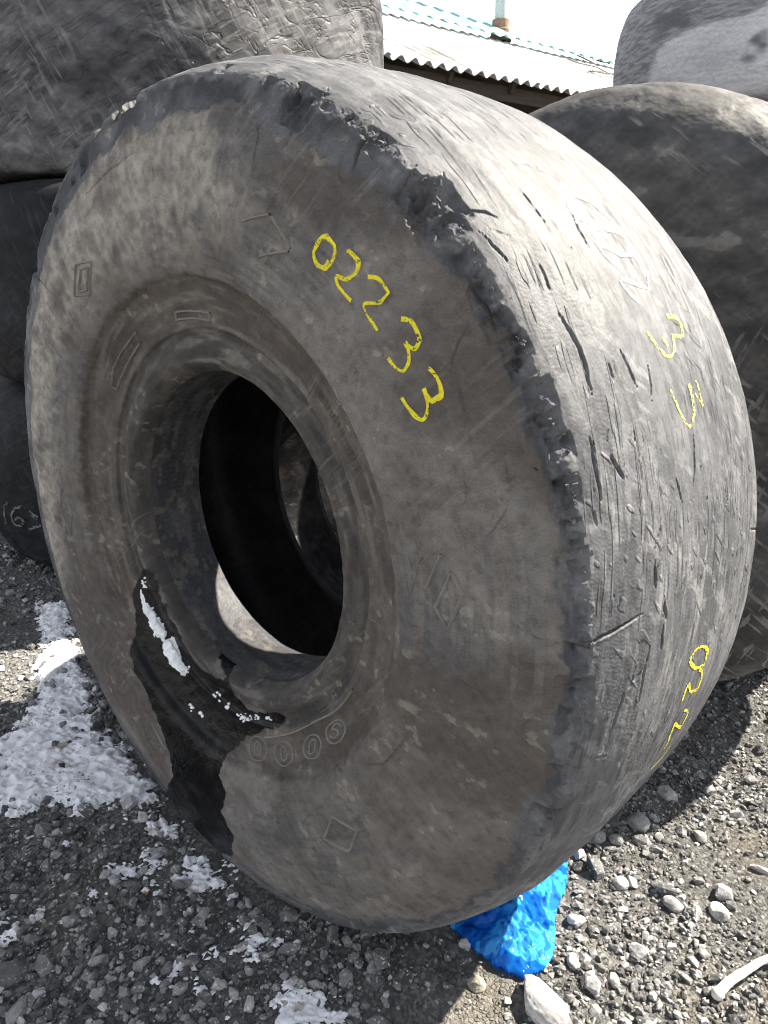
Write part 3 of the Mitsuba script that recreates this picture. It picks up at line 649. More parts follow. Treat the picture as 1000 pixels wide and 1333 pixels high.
chalk_parts(CHALK_SIDE, [(0, 1), (2,), (3,), (4, 5), (6, 7)], 'chalk_digit', 'yellow_chalk', 0.0063, 0.36, label=['yellow chalk digit 0, first of the sidewall number', 'yellow chalk digit 2, second of the sidewall number', 'yellow chalk digit 2, third of the sidewall number',
            'yellow chalk digit 3, fourth of the sidewall number', 'yellow chalk digit 3, last of the sidewall number'])
chalk_parts(CHALK_TREAD, [(0, 1), (2, 3, 4)], 'chalk_digit', 'pale_yellow_chalk', 0.0060, 0.48, label=['upper yellow chalk digit 3 on the tread', 'lower yellow chalk digit 3 on the tread'])
chalk_parts(CHALK_LOW, [(0,), (1,), (2,), (3, 4)], 'chalk_digit', 'yellow_chalk', 0.0060, 0.44)
chalk_parts(CHALK_WHITE, [(0, 3), (1, 2, 4), (5, 6)], 'white_chalk_digit', 'white_chalk', 0.0065, 0.40, wide=(3, 4), label=['white smeared chalk digit 0 high on the tread', 'second white chalk digit 0 on the tread', 'white chalk digit 2 on the tread'])
chalk_parts(CHALK_WHITE, [(7,), (8,)], 'chalk_dash', 'white_chalk', 0.0085, 0.42)

# rubber crumbs and flakes torn up along the corner
rnd = np.random.default_rng(17)
flakes = []
for _ in range(260):
    t0 = rnd.uniform(-36, 73)
    s0 = CORNER + 0.010 + rnd.normal(0, 0.006)
    P, N = tyre_base(np.array(t0), np.array(s0))
    q = trimesh.creation.icosphere(1, 1.0)
    v = q.vertices * (1 + 0.5 * rnd.uniform(-1, 1, (len(q.vertices), 1)))
    v = v * (rnd.uniform(0.0008, 0.0022) * np.array([rnd.uniform(1.0, 3.2), 1.0, rnd.uniform(0.4, 0.8)]))
    v = v @ trimesh.transformations.random_rotation_matrix(rnd.random(3))[:3, :3].T
    hh = float(tyre_relief(P, np.array(s0))) - 0.002 - 0.004 * rnd.random()
    flakes.append(trimesh.Trimesh(v + P + N * hh + [0, 0, ZC], q.faces, process=False))
put(tyre + '__torn_rubber', trimesh.util.concatenate(flakes), 'worn_tread')
tag(tyre + '__torn_rubber', kind='stuff')

# snow lying in the wet hollow of the bead
def tyre_snow(key, poly, thick, seed):
    p = np.array(poly)
    r0 = float(FR(p[:, 1].mean()))
    q = np.stack([np.radians(p[:, 0]) * r0, p[:, 1]], 1)
    pg = Polygon(q).buffer(0)
    a, b, c, d = pg.bounds
    U, V = np.meshgrid(np.arange(a - .01, c + .01, 0.0022), np.arange(b - .01, d + .01, 0.0022), indexing='ij')
    pts = shapely.points(U.ravel(), V.ravel())
    inside = shapely.contains(pg, pts)
    D = np.where(inside, 1, -1) * shapely.distance(pg.exterior, pts)
    D = D.reshape(U.shape)
    g = np.stack([U, V, 0 * U], -1)
    D = D + 0.014 * vn(g, 70, seed, 3) + 0.012 * vn(g, 200, seed + 1, 2)
    t = thick * np.clip(D / 0.012, -0.25, 1) ** 1.0 + 0.010 * np.clip(D / 0.01, 0, 1) * vn(g, 150, seed + 2, 3)
    P, N = tyre_base(np.degrees(U / r0), np.clip(V, 0, S_MAX))
    W = P + N * (tyre_relief(P, V) + t)[..., None]
    W[..., 2] += ZC
    f = grid_faces(*U.shape, False)
    f = f[(D.reshape(-1)[f] > -0.003).all(1)]
    m = trimesh.Trimesh(W.reshape(-1, 3), f, process=False)
    m.remove_unreferenced_vertices()
    return put(key, m, 'clean_snow', smooth=True)


tag(tyre_snow('snow_clump', TSNOW[0], 0.012, 71), 'upper strip of white snow caught in the wet hollow beside the tyre hole', 'snow')
tag(tyre_snow('snow_clump', TSNOW[1], 0.014, 75), 'lower lump of white snow in the wet hollow beside the tyre hole', 'snow')
bits = []
rnd = np.random.default_rng(3)
for t0, s0 in CRUMBS:
    for _ in range(7):
        P, N = tyre_base(np.array(t0 + rnd.normal(0, 0.9)), np.array(s0 + rnd.normal(0, 0.004)))
        b = trimesh.creation.icosphere(1, rnd.uniform(0.0018, 0.0045))
        b.apply_transform(trimesh.transformations.random_rotation_matrix(rnd.random(3)))
        b.vertices *= rnd.uniform(0.6, 1.2, 3)
        b.apply_translation(P + N * (float(tyre_relief(P, np.array(s0))) + 0.001) + [0, 0, ZC])
        bits.append(b)
put('snow_crumbs', trimesh.util.concatenate(bits), 'clean_snow', smooth=True)
tag('snow_crumbs', 'scattered crumbs of snow on the wet lower bead of the standing tyre', 'snow', kind='stuff')

# ---------------------------------------------------------------- other tyres of the yard
def swept(prof, n_s, th, place, amp, seed, dense=None):
    p = np.array(prof, float)
    l = np.concatenate([[0], np.cumsum(np.linalg.norm(np.diff(p, axis=0), axis=1))])
    a, b = PchipInterpolator(l, p[:, 0]), PchipInterpolator(l, p[:, 1])
    s = np.linspace(0, l[-1], n_s)
    A, S_ = np.meshgrid(np.radians(th), s, indexing='ij')
    r, h, dr_, dh = a(S_), b(S_), a(S_, 1), b(S_, 1)
    ln = np.hypot(dr_, dh) + 1e-9
    P = np.stack([r * np.cos(A), r * np.sin(A), h], -1)
    N = np.stack([dh / ln * np.cos(A), dh / ln * np.sin(A), -dr_ / ln], -1)
    f = amp * (0.030 * vn(P, 2.5, seed, 2) + 0.012 * vn(P, 9, seed + 1, 3) + 0.006 * vn(P, 30, seed + 2, 3))
    crease = np.abs(vn(P * [1, 1, 1.6], 7, seed + 3, 3))
    f -= amp * 0.003 * np.clip(1 - crease / 0.05, 0, 1)
    W = (P + N * f[..., None]).reshape(-1, 3)
    return place(W), grid_faces(len(th), n_s, True)


def lying(cx, cy, z0):
    return lambda v: v + [cx, cy, z0]


def lying_tyre(key, cx, cy, z0, R, W, shoulder, mat, seed, amp, view, fine=0.5, n_s=60):
    th = np.concatenate([np.arange(view[0], view[1], fine), np.arange(view[1], view[0] + 360, 3.0)])
    k = shoulder
    side0 = [(0.42, 0.10), (0.43, 0.03), (0.52, 0.012), (R * 0.72, 0.004), (R - k * 1.6, 0.0), (R - k, 0.006)]
    tread = [(R - k, 0.006), (R - k * 0.35, k * 0.25), (R - k * 0.08, k * 0.8), (R + 0.01, W * 0.30), (R + 0.018, W * 0.5), (R + 0.01, W * 0.7), (R - k * 0.08, W - k * 0.8), (R - k * 0.35, W - k * 0.25), (R - k, W - 0.006)]
    pl = lying(cx, cy, z0)
    put(key + '__tread', swept(tread, n_s, th, pl, amp, seed), mat, smooth=True)
    thc = np.arange(0, 360, 3.0)
    put(key + '__sidewall', swept([(r, W - z) for r, z in side0[::-1]], 14, thc, pl, amp * 0.3, seed + 5), mat, smooth=True)
    put(key + '__sidewall', swept(side0, 14, thc, pl, amp * 0.3, seed + 6), mat, smooth=True)
    put(key + '__inner_liner', swept([(0.42, W - 0.10), (0.55, W - 0.14), (R - 0.12, W - 0.16), (R - 0.10, W * 0.5), (R - 0.12, 0.16), (0.55, 0.14), (0.42, 0.10)], 16, thc, pl, 0, 0), 'inner_rubber', smooth=True)


LX, LY = -2.42, 1.17
lying_tyre('stacked_tyre', LX + 0.10, LY + 0.03, 0.0, 1.06, 0.87, 0.20, 'black_rubber', 301, 0.4, (-170, 60), 0.6, 70)
tag('stacked_tyre', 'black tyre lying at the bottom of the left stack, with grey chalk scrawl', 'tyre')
lying_tyre('stacked_tyre_001', LX + 0.38, LY + 0.0, 0.875, 1.09, 0.80, 0.20, 'black_rubber', 321, 0.4, (-170, 60), 0.6, 66)
tag('stacked_tyre_001', 'bluish black tyre lying in the middle of the left stack', 'tyre')
lying_tyre('stacked_tyre_002', LX, LY, 1.685, 1.10, 0.86, 0.05, 'wrinkled_rubber', 341, 0.55, (-150, 75), 0.36, 120)
tag('stacked_tyre_002', 'wrinkled grey tyre lying on top of the left stack, sunlit on its right side', 'tyre')

# rear tyre standing behind the big one
RX, RY, RR, RW, RK = 0.082, 0.918, 0.929, 0.75, 0.21
ry = 0.058


def rear_place(v):                                           # section axis (third coordinate) runs away from the camera, y
    x, z, y = v[:, 0], v[:, 1], v[:, 2]
    return np.stack([RX + math.cos(ry) * x - math.sin(ry) * y, RY + math.sin(ry) * x + math.cos(ry) * y, z + RR], 1)


a = np.linspace(0, math.pi / 2, 7)
th_r = np.concatenate([np.arange(-75, 120, 0.45), np.arange(120, 285, 2.0)])
edge = [(RR - RK + RK * math.sin(t), RK * (1 - math.cos(t))) for t in a]


def flip(vf):
    return vf[0], vf[1][:, ::-1]


rear = 'rear_tyre'
tag(rear, 'dark round-shouldered tyre standing directly behind the big chalked tyre, sunlit along its top', 'tyre')
put(rear + '__sidewall', flip(swept([(0.36, 0.05), (0.40, 0.0), (0.50, 0.012)] + edge[:3], 60, th_r, rear_place, 0.7, 401)), 'rear_rubber', smooth=True)
put(rear + '__tread', flip(swept(edge[2:] + [(RR, RW * 0.5), (RR, RW - RK * 0.8), (RR - RK * 0.3, RW - RK * 0.2), (RR - RK, RW)], 90, th_r, rear_place, 0.7, 401)), 'rear_rubber', smooth=True)
thc = np.arange(0, 360, 3.0)
put(rear + '__sidewall', flip(swept([(RR - RK, RW), (0.50, RW - 0.012), (0.40, RW), (0.36, RW - 0.05)], 12, thc, rear_place, 0.2, 405)), 'rear_rubber', smooth=True)
put(rear + '__inner_liner', flip(swept([(0.36, RW - 0.05), (0.36, RW - 0.16), (RR - 0.10, RW - 0.14), (RR - 0.07, RW * 0.5), (RR - 0.10, 0.14), (0.36, 0.16), (0.36, 0.05)], 20, thc, rear_place, 0, 0)), 'inner_rubber', smooth=True)

# unseen tyre added close behind the rear tyre to keep sun out of its hole
def shade_tyre_place(v):
    w = v.copy()
    w[:, 2] += RW + 0.03
    w = rear_place(w)
    w[:, 2] -= 0.05
    return w


third = 'added_shade_tyre'
tag(third, 'added unseen tyre close behind the rear tyre, shading its hole', 'tyre')
R3 = RR - 0.05
put(third + '__tread', flip(swept([(R3 - 0.15, 0.0), (R3 - 0.04, 0.03), (R3, 0.14), (R3, 0.35), (R3, 0.56), (R3 - 0.04, 0.67), (R3 - 0.15, 0.70)], 30, thc, shade_tyre_place, 0.5, 421)), 'rear_rubber', smooth=True)
put(third + '__sidewall', flip(swept([(0.36, 0.05), (0.40, 0.0), (R3 - 0.15, 0.0)], 10, thc, shade_tyre_place, 0.2, 425)), 'rear_rubber', smooth=True)
put(third + '__sidewall', flip(swept([(R3 - 0.15, 0.70), (0.40, 0.70), (0.36, 0.65)], 10, thc, shade_tyre_place, 0.2, 426)), 'rear_rubber', smooth=True)
put(third + '__inner_liner', flip(swept([(0.36, 0.65), (0.5, 0.55), (R3 - 0.09, 0.5), (R3 - 0.07, 0.35), (R3 - 0.09, 0.2), (0.5, 0.15), (0.36, 0.05)], 16, thc, shade_tyre_place, 0, 0)), 'inner_rubber', smooth=True)

# right-hand stack far behind; only its topmost tyre rises clear of the rear tyre
SX, SY = -0.72, 4.70
for i, (z0, mat) in enumerate(((0.0, 'black_rubber'), (0.735, 'black_rubber'), (1.47, 'black_rubber'), (2.205, 'pale_rubber'))):
    key = 'far_stack_tyre' if i == 0 else f'far_stack_tyre_{i:03d}'
    lying_tyre(key, SX + (0.05, -0.04, 0.03, 0.0)[i], SY + (0.0, 0.05, -0.03, 0)[i], z0, 1.0, 0.73, 0.15 if i == 3 else 0.10, mat, 500 + 20 * i, 0.45, (-170, 40), 0.9 if i == 3 else 3.0, 70 if i == 3 else 24)
    tag(key, ('black tyre lying on the ground at the foot of the far right stack', 'second black tyre up in the far right stack, behind the standing tyres', 'brownish black tyre just under the topmost pale tyre of the far right stack',
              'topmost tyre of the far right stack, with a whitish dusty patch and dark smudge')[i], 'tyre')


# chalk scrawl on the bottom tyre of the left stack
def chalk_on_stack(strokes, cx, cy, R, width, mat, key):
    out = []
    for i, st in enumerate(strokes):
        p = np.array(st, float)
        l = np.concatenate([[0], np.cumsum(np.linalg.norm(np.diff(p, axis=0), axis=1))])
        t = np.linspace(0, l[-1], max(int(l[-1] / 0.004), 3))
        q = np.stack([np.interp(t, l, p[:, k]) for k in (0, 1)], 1)
        d = np.gradient(q, axis=0)
        d /= np.linalg.norm(d, axis=1, keepdims=True) + 1e-9
        n = np.stack([-d[:, 1], d[:, 0]], 1)
        Q = q[:, None] + n[:, None] * (np.linspace(-.5, .5, 4)[None, :, None] * width)
        A = Q[..., 0] / R
        rr = R + 0.022 + 0.002 * np.sin(40 * A)
        V = np.stack([cx + rr * np.cos(A), cy + rr * np.sin(A), Q[..., 1]], -1).reshape(-1, 3)
        f = grid_faces(len(q), 4, False)
        c = V[f].mean(1)
        f = f[meshkit.fbm(c * 150, 2, i) > 0.44]
        out.append(trimesh.Trimesh(V, f, process=False))
    put(key, trimesh.util.concatenate(out), mat)


SCRAWL = [[(-1.562, 0.362), (-1.592, 0.335), (-1.606, 0.292), (-1.602, 0.251)], [(-1.444, 0.363), (-1.504, 0.345), (-1.549, 0.304), (-1.544, 0.272), (-1.52, 0.259), (-1.472, 0.27), (-1.448, 0.295), (-1.482, 0.305), (-1.527, 0.284)], [(-1.406, 0.348), (-1.357, 0.326)], [(-1.402, 0.335), (-1.367, 0.313)], [(-1.424, 0.263), (-1.345, 0.292)]]
chalk_on_stack(SCRAWL, LX + 0.10, LY + 0.03, 1.06, 0.012, 'grey_chalk', 'stacked_tyre__chalk_scrawl')

# ---------------------------------------------------------------- shed with a corrugated roof
shed = 'shed'
tag(shed, 'low dark shed with white corrugated roof and turquoise upper roof behind the tyres', 'shed')
E0 = np.array([-4.10, 4.66, 3.10])
U_ = np.array([0.1406, 0.9901, 0.0])
V_ = np.array([-0.9901, 0.1406, 0.0])
SL = math.radians(25)


def roof_sheet(u0, u1, d0, d1, lift, pitch, depth, slope=SL, thick=0.008, per=10):
    n = max(int((u1 - u0) / pitch * per), 4)
    uu = np.linspace(u0, u1, n)
    dd = np.array([d0, (d0 + d1) / 2, d1])
    w = depth * 0.5 * np.cos(2 * np.pi * uu / pitch)
    up = np.array([0, 0, 1.0])
    slope_dir = V_ * math.cos(slope) + up * math.sin(slope)
    nrm = up * math.cos(slope) - V_ * math.sin(slope)
    top = E0 + uu[:, None, None] * U_ + dd[None, :, None] * slope_dir + (lift + w)[:, None, None] * nrm
    bot = top - thick * nrm
    m = 3
    f = grid_faces(n, m, False)
    v = np.vstack([top.reshape(-1, 3), bot.reshape(-1, 3)])
    k = n * m
    rim = []
    for i in range(n - 1):
        for j in (0, m - 1):
            a_, b_ = i * m + j, (i + 1) * m + j
            rim += [[a_, b_, b_ + k], [a_, b_ + k, a_ + k]]
    for j in range(m - 1):
        for i in (0, n - 1):
            a_, b_ = i * m + j, i * m + j + 1
            rim += [[a_, b_, b_ + k], [a_, b_ + k, a_ + k]]
    return trimesh.Trimesh(v, np.vstack([f, f[:, ::-1] + k, rim]), process=False)


for i, u0 in enumerate(np.arange(-2.04, 8.0, 1.02)):
    put(shed + '__roof__sheet', roof_sheet(u0, u0 + 1.055, 0.0 - 0.02 * (i % 2), 2.45, 0.006 * (i % 2), 0.17, 0.052), 'asbestos_sheet')
for i, u0 in enumerate(np.arange(-2.0, 9.0, 1.15)):
    put(shed + '__upper_roof__sheet', roof_sheet(u0, u0 + 1.18, 2.25, 3.35, 0.085 + 0.005 * (i % 2), 0.23, 0.035, math.radians(25.6), 0.004), 'teal_metal')


def beam(a_, b_, w, h):
    a_, b_ = np.asarray(a_, float), np.asarray(b_, float)
    d = b_ - a_
    L = np.linalg.norm(d)
    x = d / L
    side = np.cross(x, [0, 0, 1.0])
    if np.linalg.norm(side) < 1e-6:
        side = np.array([1.0, 0, 0])
    side /= np.linalg.norm(side)
    m = trimesh.creation.box([L, w, h])
    M = np.eye(4)
    M[:3, 0], M[:3, 1], M[:3, 2], M[:3, 3] = x, side, np.cross(x, side), (a_ + b_) / 2
    m.apply_transform(M)
    return m


Z = np.array([0, 0, 1.0])
put(shed + '__eaves_board', beam(E0 + U_ * -2 + V_ * 0.16 - Z * 0.10, E0 + U_ * 8 + V_ * 0.16 - Z * 0.10, 0.03, 0.14), 'dark_planks')
for i, u0 in enumerate(np.arange(-1.8, 8, 0.9)):
    put(shed + '__rafter', beam(E0 + U_ * u0 + V_ * 0.10 - Z * 0.05, E0 + U_ * u0 + V_ * 2.3 + Z * (2.2 * math.tan(SL) - 0.05), 0.05, 0.10), 'dark_planks')
for i in range(18):
    z = 0.09 + i * 0.17
    off_ = 0.004 * math.sin(i * 2.3)
    put(shed + '__wall__plank', beam(E0 * [1, 1, 0] + U_ * -1.9 + V_ * (0.75 + off_) + Z * z, E0 * [1, 1, 0] + U_ * 7.9 + V_ * (0.75 + off_) + Z * z, 0.03, 0.162), 'dark_planks')
for u0 in (-1.9, 1.36, 4.6, 7.9):
    put(shed + '__post', beam(E0 * [1, 1, 0] + U_ * u0 + V_ * 0.62, E0 + U_ * u0 + V_ * 0.62 - Z * 0.04, 0.11, 0.11), 'dark_planks')
put(shed + '__back_wall', beam(E0 * [1, 1, 0] + U_ * -1.9 + V_ * 3.0 + Z * 2.0, E0 * [1, 1, 0] + U_ * 7.9 + V_ * 3.0 + Z * 2.0, 0.06, 4.0), 'dark_planks')
pb = E0 + U_ * 4.05 + V_ * 2.45 + Z * 1.12
pipe = trimesh.creation.cylinder(0.085, 2.2, sections=32)
pipe.apply_translation(pb + Z * 1.3)
put(shed + '__flue_pipe', pipe, 'pale_pipe', smooth=40)
collar = trimesh.creation.revolve(np.array([[0.10, 0.0], [0.155, 0.0], [0.15, 0.06], [0.125, 0.08], [0.13, 0.14], [0.115, 0.16], [0.118, 0.26], [0.09, 0.27]]), sections=32)
collar.apply_translation(pb + Z * 0.0)
put(shed + '__flue_pipe__collar', collar, 'rusty_iron', smooth=40)


def tube(pts, rad, sides=6):
    p = np.array(pts, float)
    t = np.linspace(0, 1, len(p))
    q = np.stack([PchipInterpolator(t, p[:, i])(np.linspace(0, 1, len(p) * 8)) for i in range(3)], 1)
    d = np.gradient(q, axis=0)
    d /= np.linalg.norm(d, axis=1, keepdims=True)
    a_ = np.cross(d, [0.3, 0.2, 0.93])
    a_ /= np.linalg.norm(a_, axis=1, keepdims=True)
    b_ = np.cross(d, a_)
    g = np.linspace(0, 2 * np.pi, sides, endpoint=False)
    rr = rad * np.linspace(1, 0.5, len(q))
    v = q[:, None] + rr[:, None, None] * (np.cos(g)[None, :, None] * a_[:, None] + np.sin(g)[None, :, None] * b_[:, None])
    i, j = np.meshgrid(np.arange(len(q) - 1), np.arange(sides), indexing='ij')
    k = np.stack([i * sides + j, i * sides + (j + 1) % sides, (i + 1) * sides + (j + 1) % sides, (i + 1) * sides + j], -1).reshape(-1, 4)
    return trimesh.Trimesh(v.reshape(-1, 3), np.vstack([k[:, [0, 1, 2]], k[:, [0, 2, 3]]]), process=False)


rnd = np.random.default_rng(6)
stems = []
sd = V_ * math.cos(SL) + Z * math.sin(SL)
for i in range(22):
    u0, d0 = rnd.uniform(4.3, 7.6), rnd.uniform(0.9, 2.7)
    p = [E0 + U_ * u0 + sd * d0 + Z * 0.06]
    h = rnd.uniform(-0.7, 0.7)
    for _ in range(4):
        h += rnd.normal(0, 0.5)
        p.append(p[-1] + U_ * 0.24 * math.cos(h) + sd * 0.24 * math.sin(h) + Z * rnd.uniform(-0.03, 0.05))
    stems.append(tube(p, 0.011))
put('dry_vine', trimesh.util.concatenate(stems), 'dry_stem')
tag('dry_vine', 'bare dry vine stems straggling over the white corrugated roof', 'vine')

# ---------------------------------------------------------------- blue plastic bag under the tyre
bag_poly = Polygon([(0.36, -0.02), (0.445, -0.075), (0.53, -0.085), (0.575, -0.092), (0.635, -0.075), (0.655, -0.02), (0.645, 0.03), (0.60, 0.10), (0.575, 0.20), (0.54, 0.262), (0.46, 0.24), (0.38, 0.12)])
gxx, gyy = np.meshgrid(np.arange(0.34, 0.68, 0.0022), np.arange(-0.11, 0.28, 0.0022), indexing='ij')
pts = shapely.points(gxx.ravel(), gyy.ravel())
D = (np.where(shapely.contains(bag_poly, pts), 1, -1) * shapely.distance(bag_poly.exterior, pts)).reshape(gxx.shape)
g2 = np.stack([gxx, gyy, 0 * gxx], -1)
rb = np.random.default_rng(14)
from scipy.spatial import cKDTree
cr = 0 * gxx
for cell, high in ((0.055, 0.95), (0.028, 0.85), (0.013, 0.65)):   # crumpled film: flat facets between crease lines, at three sizes
    n_ = int(0.36 * 0.42 / cell ** 2)
    tr = cKDTree(np.stack([rb.uniform(0.32, 0.70, n_), rb.uniform(-0.13, 0.30, n_)], 1))
    dd, _ = tr.query(np.stack([gxx.ravel(), gyy.ravel()], 1), k=2)
    cr = cr + ((dd[:, 1] - dd[:, 0]).reshape(gxx.shape) * 0.5 * high) * np.clip(0.3 + 3 * (meshkit.fbm(g2 * 20, 2, int(cell * 1000)) - 0.3), 0, 1.4)
D = D + 0.012 * vn(g2, 45, 87, 3)
ridge = np.exp(-(((gxx - 0.535) + 0.25 * (gyy - 0.05)) / 0.045) ** 2)
in_ = np.clip(D / 0.05, 0, 1)
top_h = 0.002 + in_ ** 0.6 * (0.030 + 0.040 * ridge + cr * 1.0 - 0.018) + 0.02 * np.clip((0.56 - gxx) / 0.2, 0, 1) * in_
ceiling = ZC - np.sqrt(np.clip(0.80 ** 2 - gxx ** 2, 0, 1)) - 0.004
top_h = np.minimum(top_h, np.maximum(ceiling, 0.008))
f = grid_faces(*gxx.shape, False)
f = f[(D.reshape(-1)[f] > 0).all(1)]
gh = ground_height(gxx, gyy)
v1 = np.stack([gxx, gyy, gh + 0.006 + top_h], -1).reshape(-1, 3)
v2 = np.stack([gxx, gyy, gh + 0.006 + 0.008 * np.clip(D / 0.02, 0, 1) * 0.4], -1).reshape(-1, 3)
m1, m2 = trimesh.Trimesh(v1, f, process=False), trimesh.Trimesh(v2, f[:, ::-1], process=False)
bag = trimesh.util.concatenate([m1, m2])
bag.remove_unreferenced_vertices()
put('plastic_bag', bag, 'blue_film', smooth=24)
tag('plastic_bag', 'crumpled bright blue plastic bag trapped under the edge of the standing tyre', 'bag')

# ---------------------------------------------------------------- snow on the ground
def ground_snow(key, poly, thick, holes, seed, step=0.006):
    pg = Polygon(poly).buffer(0)
    a_, b_, c_, d_ = pg.bounds
    X, Y = np.meshgrid(np.arange(a_ - .05, c_ + .05, step), np.arange(b_ - .05, d_ + .05, step), indexing='ij')
    pts = shapely.points(X.ravel(), Y.ravel())
    D = (np.where(shapely.contains(pg, pts), 1, -1) * shapely.distance(pg.exterior, pts)).reshape(X.shape)
    g = np.stack([X, Y, 0 * X], -1)
    D = np.minimum(D, 0.04) + 0.06 * vn(g, 9, seed, 3) + 0.085 * vn(g, 34, seed + 1, 4) + 0.05 * vn(g, 120, seed + 3, 2) - holes
    t = thick * (np.clip(D / 0.03, -1, 1)) + 0.014 * np.clip(D / 0.02, 0, 1) * vn(g, 45, seed + 2, 4)
    H = ground_height(X, Y) + 0.006 + t
    f = grid_faces(*X.shape, False)
    f = f[(D.reshape(-1)[f] > -0.002).any(1)]
    m = trimesh.Trimesh(np.stack([X, Y, H], -1).reshape(-1, 3), f, process=False)
    m.remove_unreferenced_vertices()
    return put(key, m, 'snow_white', smooth=True)


SNOW_LABELS = ['largest dirty snow patch on the ground left of the standing tyre', 'small white snow lump right against the lower left edge of the tyre', 'thin snow patch on the gravel below the black wet part of the tyre',
               'narrow streak of snow on the dark gravel in front of the tyre bottom', 'broken snow patch on gravel at the lower edge of the picture', 'tiny snow scrap at the far left edge of the dark gravel']
for i, pg in enumerate(GSNOW):
    tag(ground_snow('snow_patch', pg, (0.013, 0.010, 0.008, 0.007, 0.007, 0.009)[i], (0.006, -0.008, 0.002, 0.004, 0.008, -0.006)[i], 600 + 10 * i, 0.0045 if i == 0 else 0.003), SNOW_LABELS[i], 'snow')

k = ground_snow('snow_flecks', [(-0.75, -0.40), (-0.35, -0.30), (0.05, -0.42), (0.34, -0.36), (0.52, -0.55), (0.30, -0.75), (-0.10, -0.90), (-0.45, -0.75), (-0.75, -0.62)], 0.005, 0.070, 690, 0.0035)
tag(k, 'thin frosting of snow flecks scattered over the dark shaded gravel', 'snow', kind='stuff')

# ---------------------------------------------------------------- gravel: small stones as copies of a few crushed shapes
rnd = np.random.default_rng(21)


def crushed(n, flat, seed):
    r_ = np.random.default_rng(seed)
    p = r_.normal(size=(n, 3))
    p /= np.linalg.norm(p, axis=1, keepdims=True)
    p *= r_.uniform(0.78, 1.05, (n, 1)) * [1.0, r_.uniform(0.62, 0.9), flat]
    hull = ConvexHull(p)
    m = trimesh.Trimesh(p, hull.simplices, process=True)
    trimesh.repair.fix_normals(m)
    return m


SHAPES = []
for mat in ('stone_pale', 'stone_grey', 'stone_dark', 'stone_frosted'):
    for q in range(3):
        key = f'{mat}_shape_{q}'
        scene[key] = {'type': 'shapegroup', 'stone': mikit.ply(crushed(15 + 4 * q, (0.5, 0.62, 0.75)[q], 900 + 10 * len(SHAPES)), mat, smooth=(False, False, 22)[q])}
        SHAPES.append(key)
coarse_pg = Polygon(COARSE_ZONE)
snow_pgs = [Polygon(q).buffer(0) for q in GSNOW]


def in_view(x, y, margin=0.25):
    d = np.stack([x - EYE[0], y - EYE[1], -EYE[2] + 0 * x], -1)
    rgt = np.array([math.cos(yaw), -math.sin(yaw), 0])
    up = np.cross(rgt, FWD)
    z = d @ FWD
    return (z > 0.3) & (np.abs(d @ rgt) / z < 0.495 + margin) & ((d @ up) / z > -0.66 - margin)


count = 0
for size, spread, dens in ((0.044, 0.24, 80), (0.028, 0.30, 780), (0.0165, 0.32, 2400), (0.0105, 0.28, 4800)):
    x0, x1, y0, y1 = -2.7, 2.0, -1.3, 2.5
    n = int(dens * (x1 - x0) * (y1 - y0))
    X, Y = rnd.uniform(x0, x1, n), rnd.uniform(y0, y1, n)
    ok = in_view(X, Y, 0.18) & ~((np.abs(X) < 0.16 + 0.0) & (np.abs(Y) < 0.33))
    lower = ZC - np.sqrt(np.clip(0.80 ** 2 - X ** 2, 0, 1))
    ok &= ~((np.abs(Y) < 0.33) & (np.abs(X) < 0.8) & (lower < size * 0.8))
    ok &= ~((np.hypot(X - LX, Y - LY) < 0.85) | ((np.abs(X - RX) < 0.25) & (Y > RY) & (Y < RY + RW)))
    hidden = (Y > 0.45) & (X < 0.25)                                    # out of sight behind the big tyre
    ok &= ~(hidden & (rnd.random(n) < 0.93))
    cluster = meshkit.fbm(np.stack([X * 3.5, Y * 3.5, 0 * X], -1), 3, 77)
    ok &= rnd.random(n) < np.clip(0.40 + 2.6 * (cluster - 0.34), 0.2, 1.0)
    X, Y = X[ok], Y[ok]
    pts = shapely.points(X, Y)
    coarse = shapely.contains(coarse_pg, pts)
    insnow = np.zeros(len(X), bool)
    for q in snow_pgs:
        insnow |= shapely.contains(q.buffer(-0.02), pts)
    near_bag = shapely.contains(bag_poly, pts)
    sparse = (size > 0.02) & ~coarse & (rnd.random(len(X)) < 0.60)          # finer gravel on the open side
    H = ground_height(X, Y)
    s_big = size > 0.025
    for x, y, h, sn, nb in zip(X, Y, H, insnow, near_bag | sparse):
        if nb or (sn and rnd.random() < (0.62 if s_big else 0.86)):
            continue
        u = rnd.random()
        mat = 0 if u < 0.16 else 1 if u < 0.46 else 3 if u < 0.74 else 2
        s_ = size * 0.5 * math.exp(rnd.normal(0, spread))
        M = T().translate([x, y, h + s_ * (0.28 if not sn else 0.9)]).rotate([0, 0, 1], rnd.uniform(0, 360)).rotate([1, 0, 0], rnd.normal(0, 16)).rotate([0, 1, 0], rnd.normal(0, 16)).scale([s_ * rnd.uniform(0.9, 1.25), s_, s_ * rnd.uniform(0.8, 1.15)])
        count += 1
        scene[f'gravel__{count:05d}'] = {'type': 'instance', 'shapegroup': {'type': 'ref', 'id': SHAPES[mat * 3 + rnd.integers(3)]}, 'to_world': M}
tag('gravel', 'loose crushed gravel covering the yard around the tyres', 'gravel', kind='stuff')


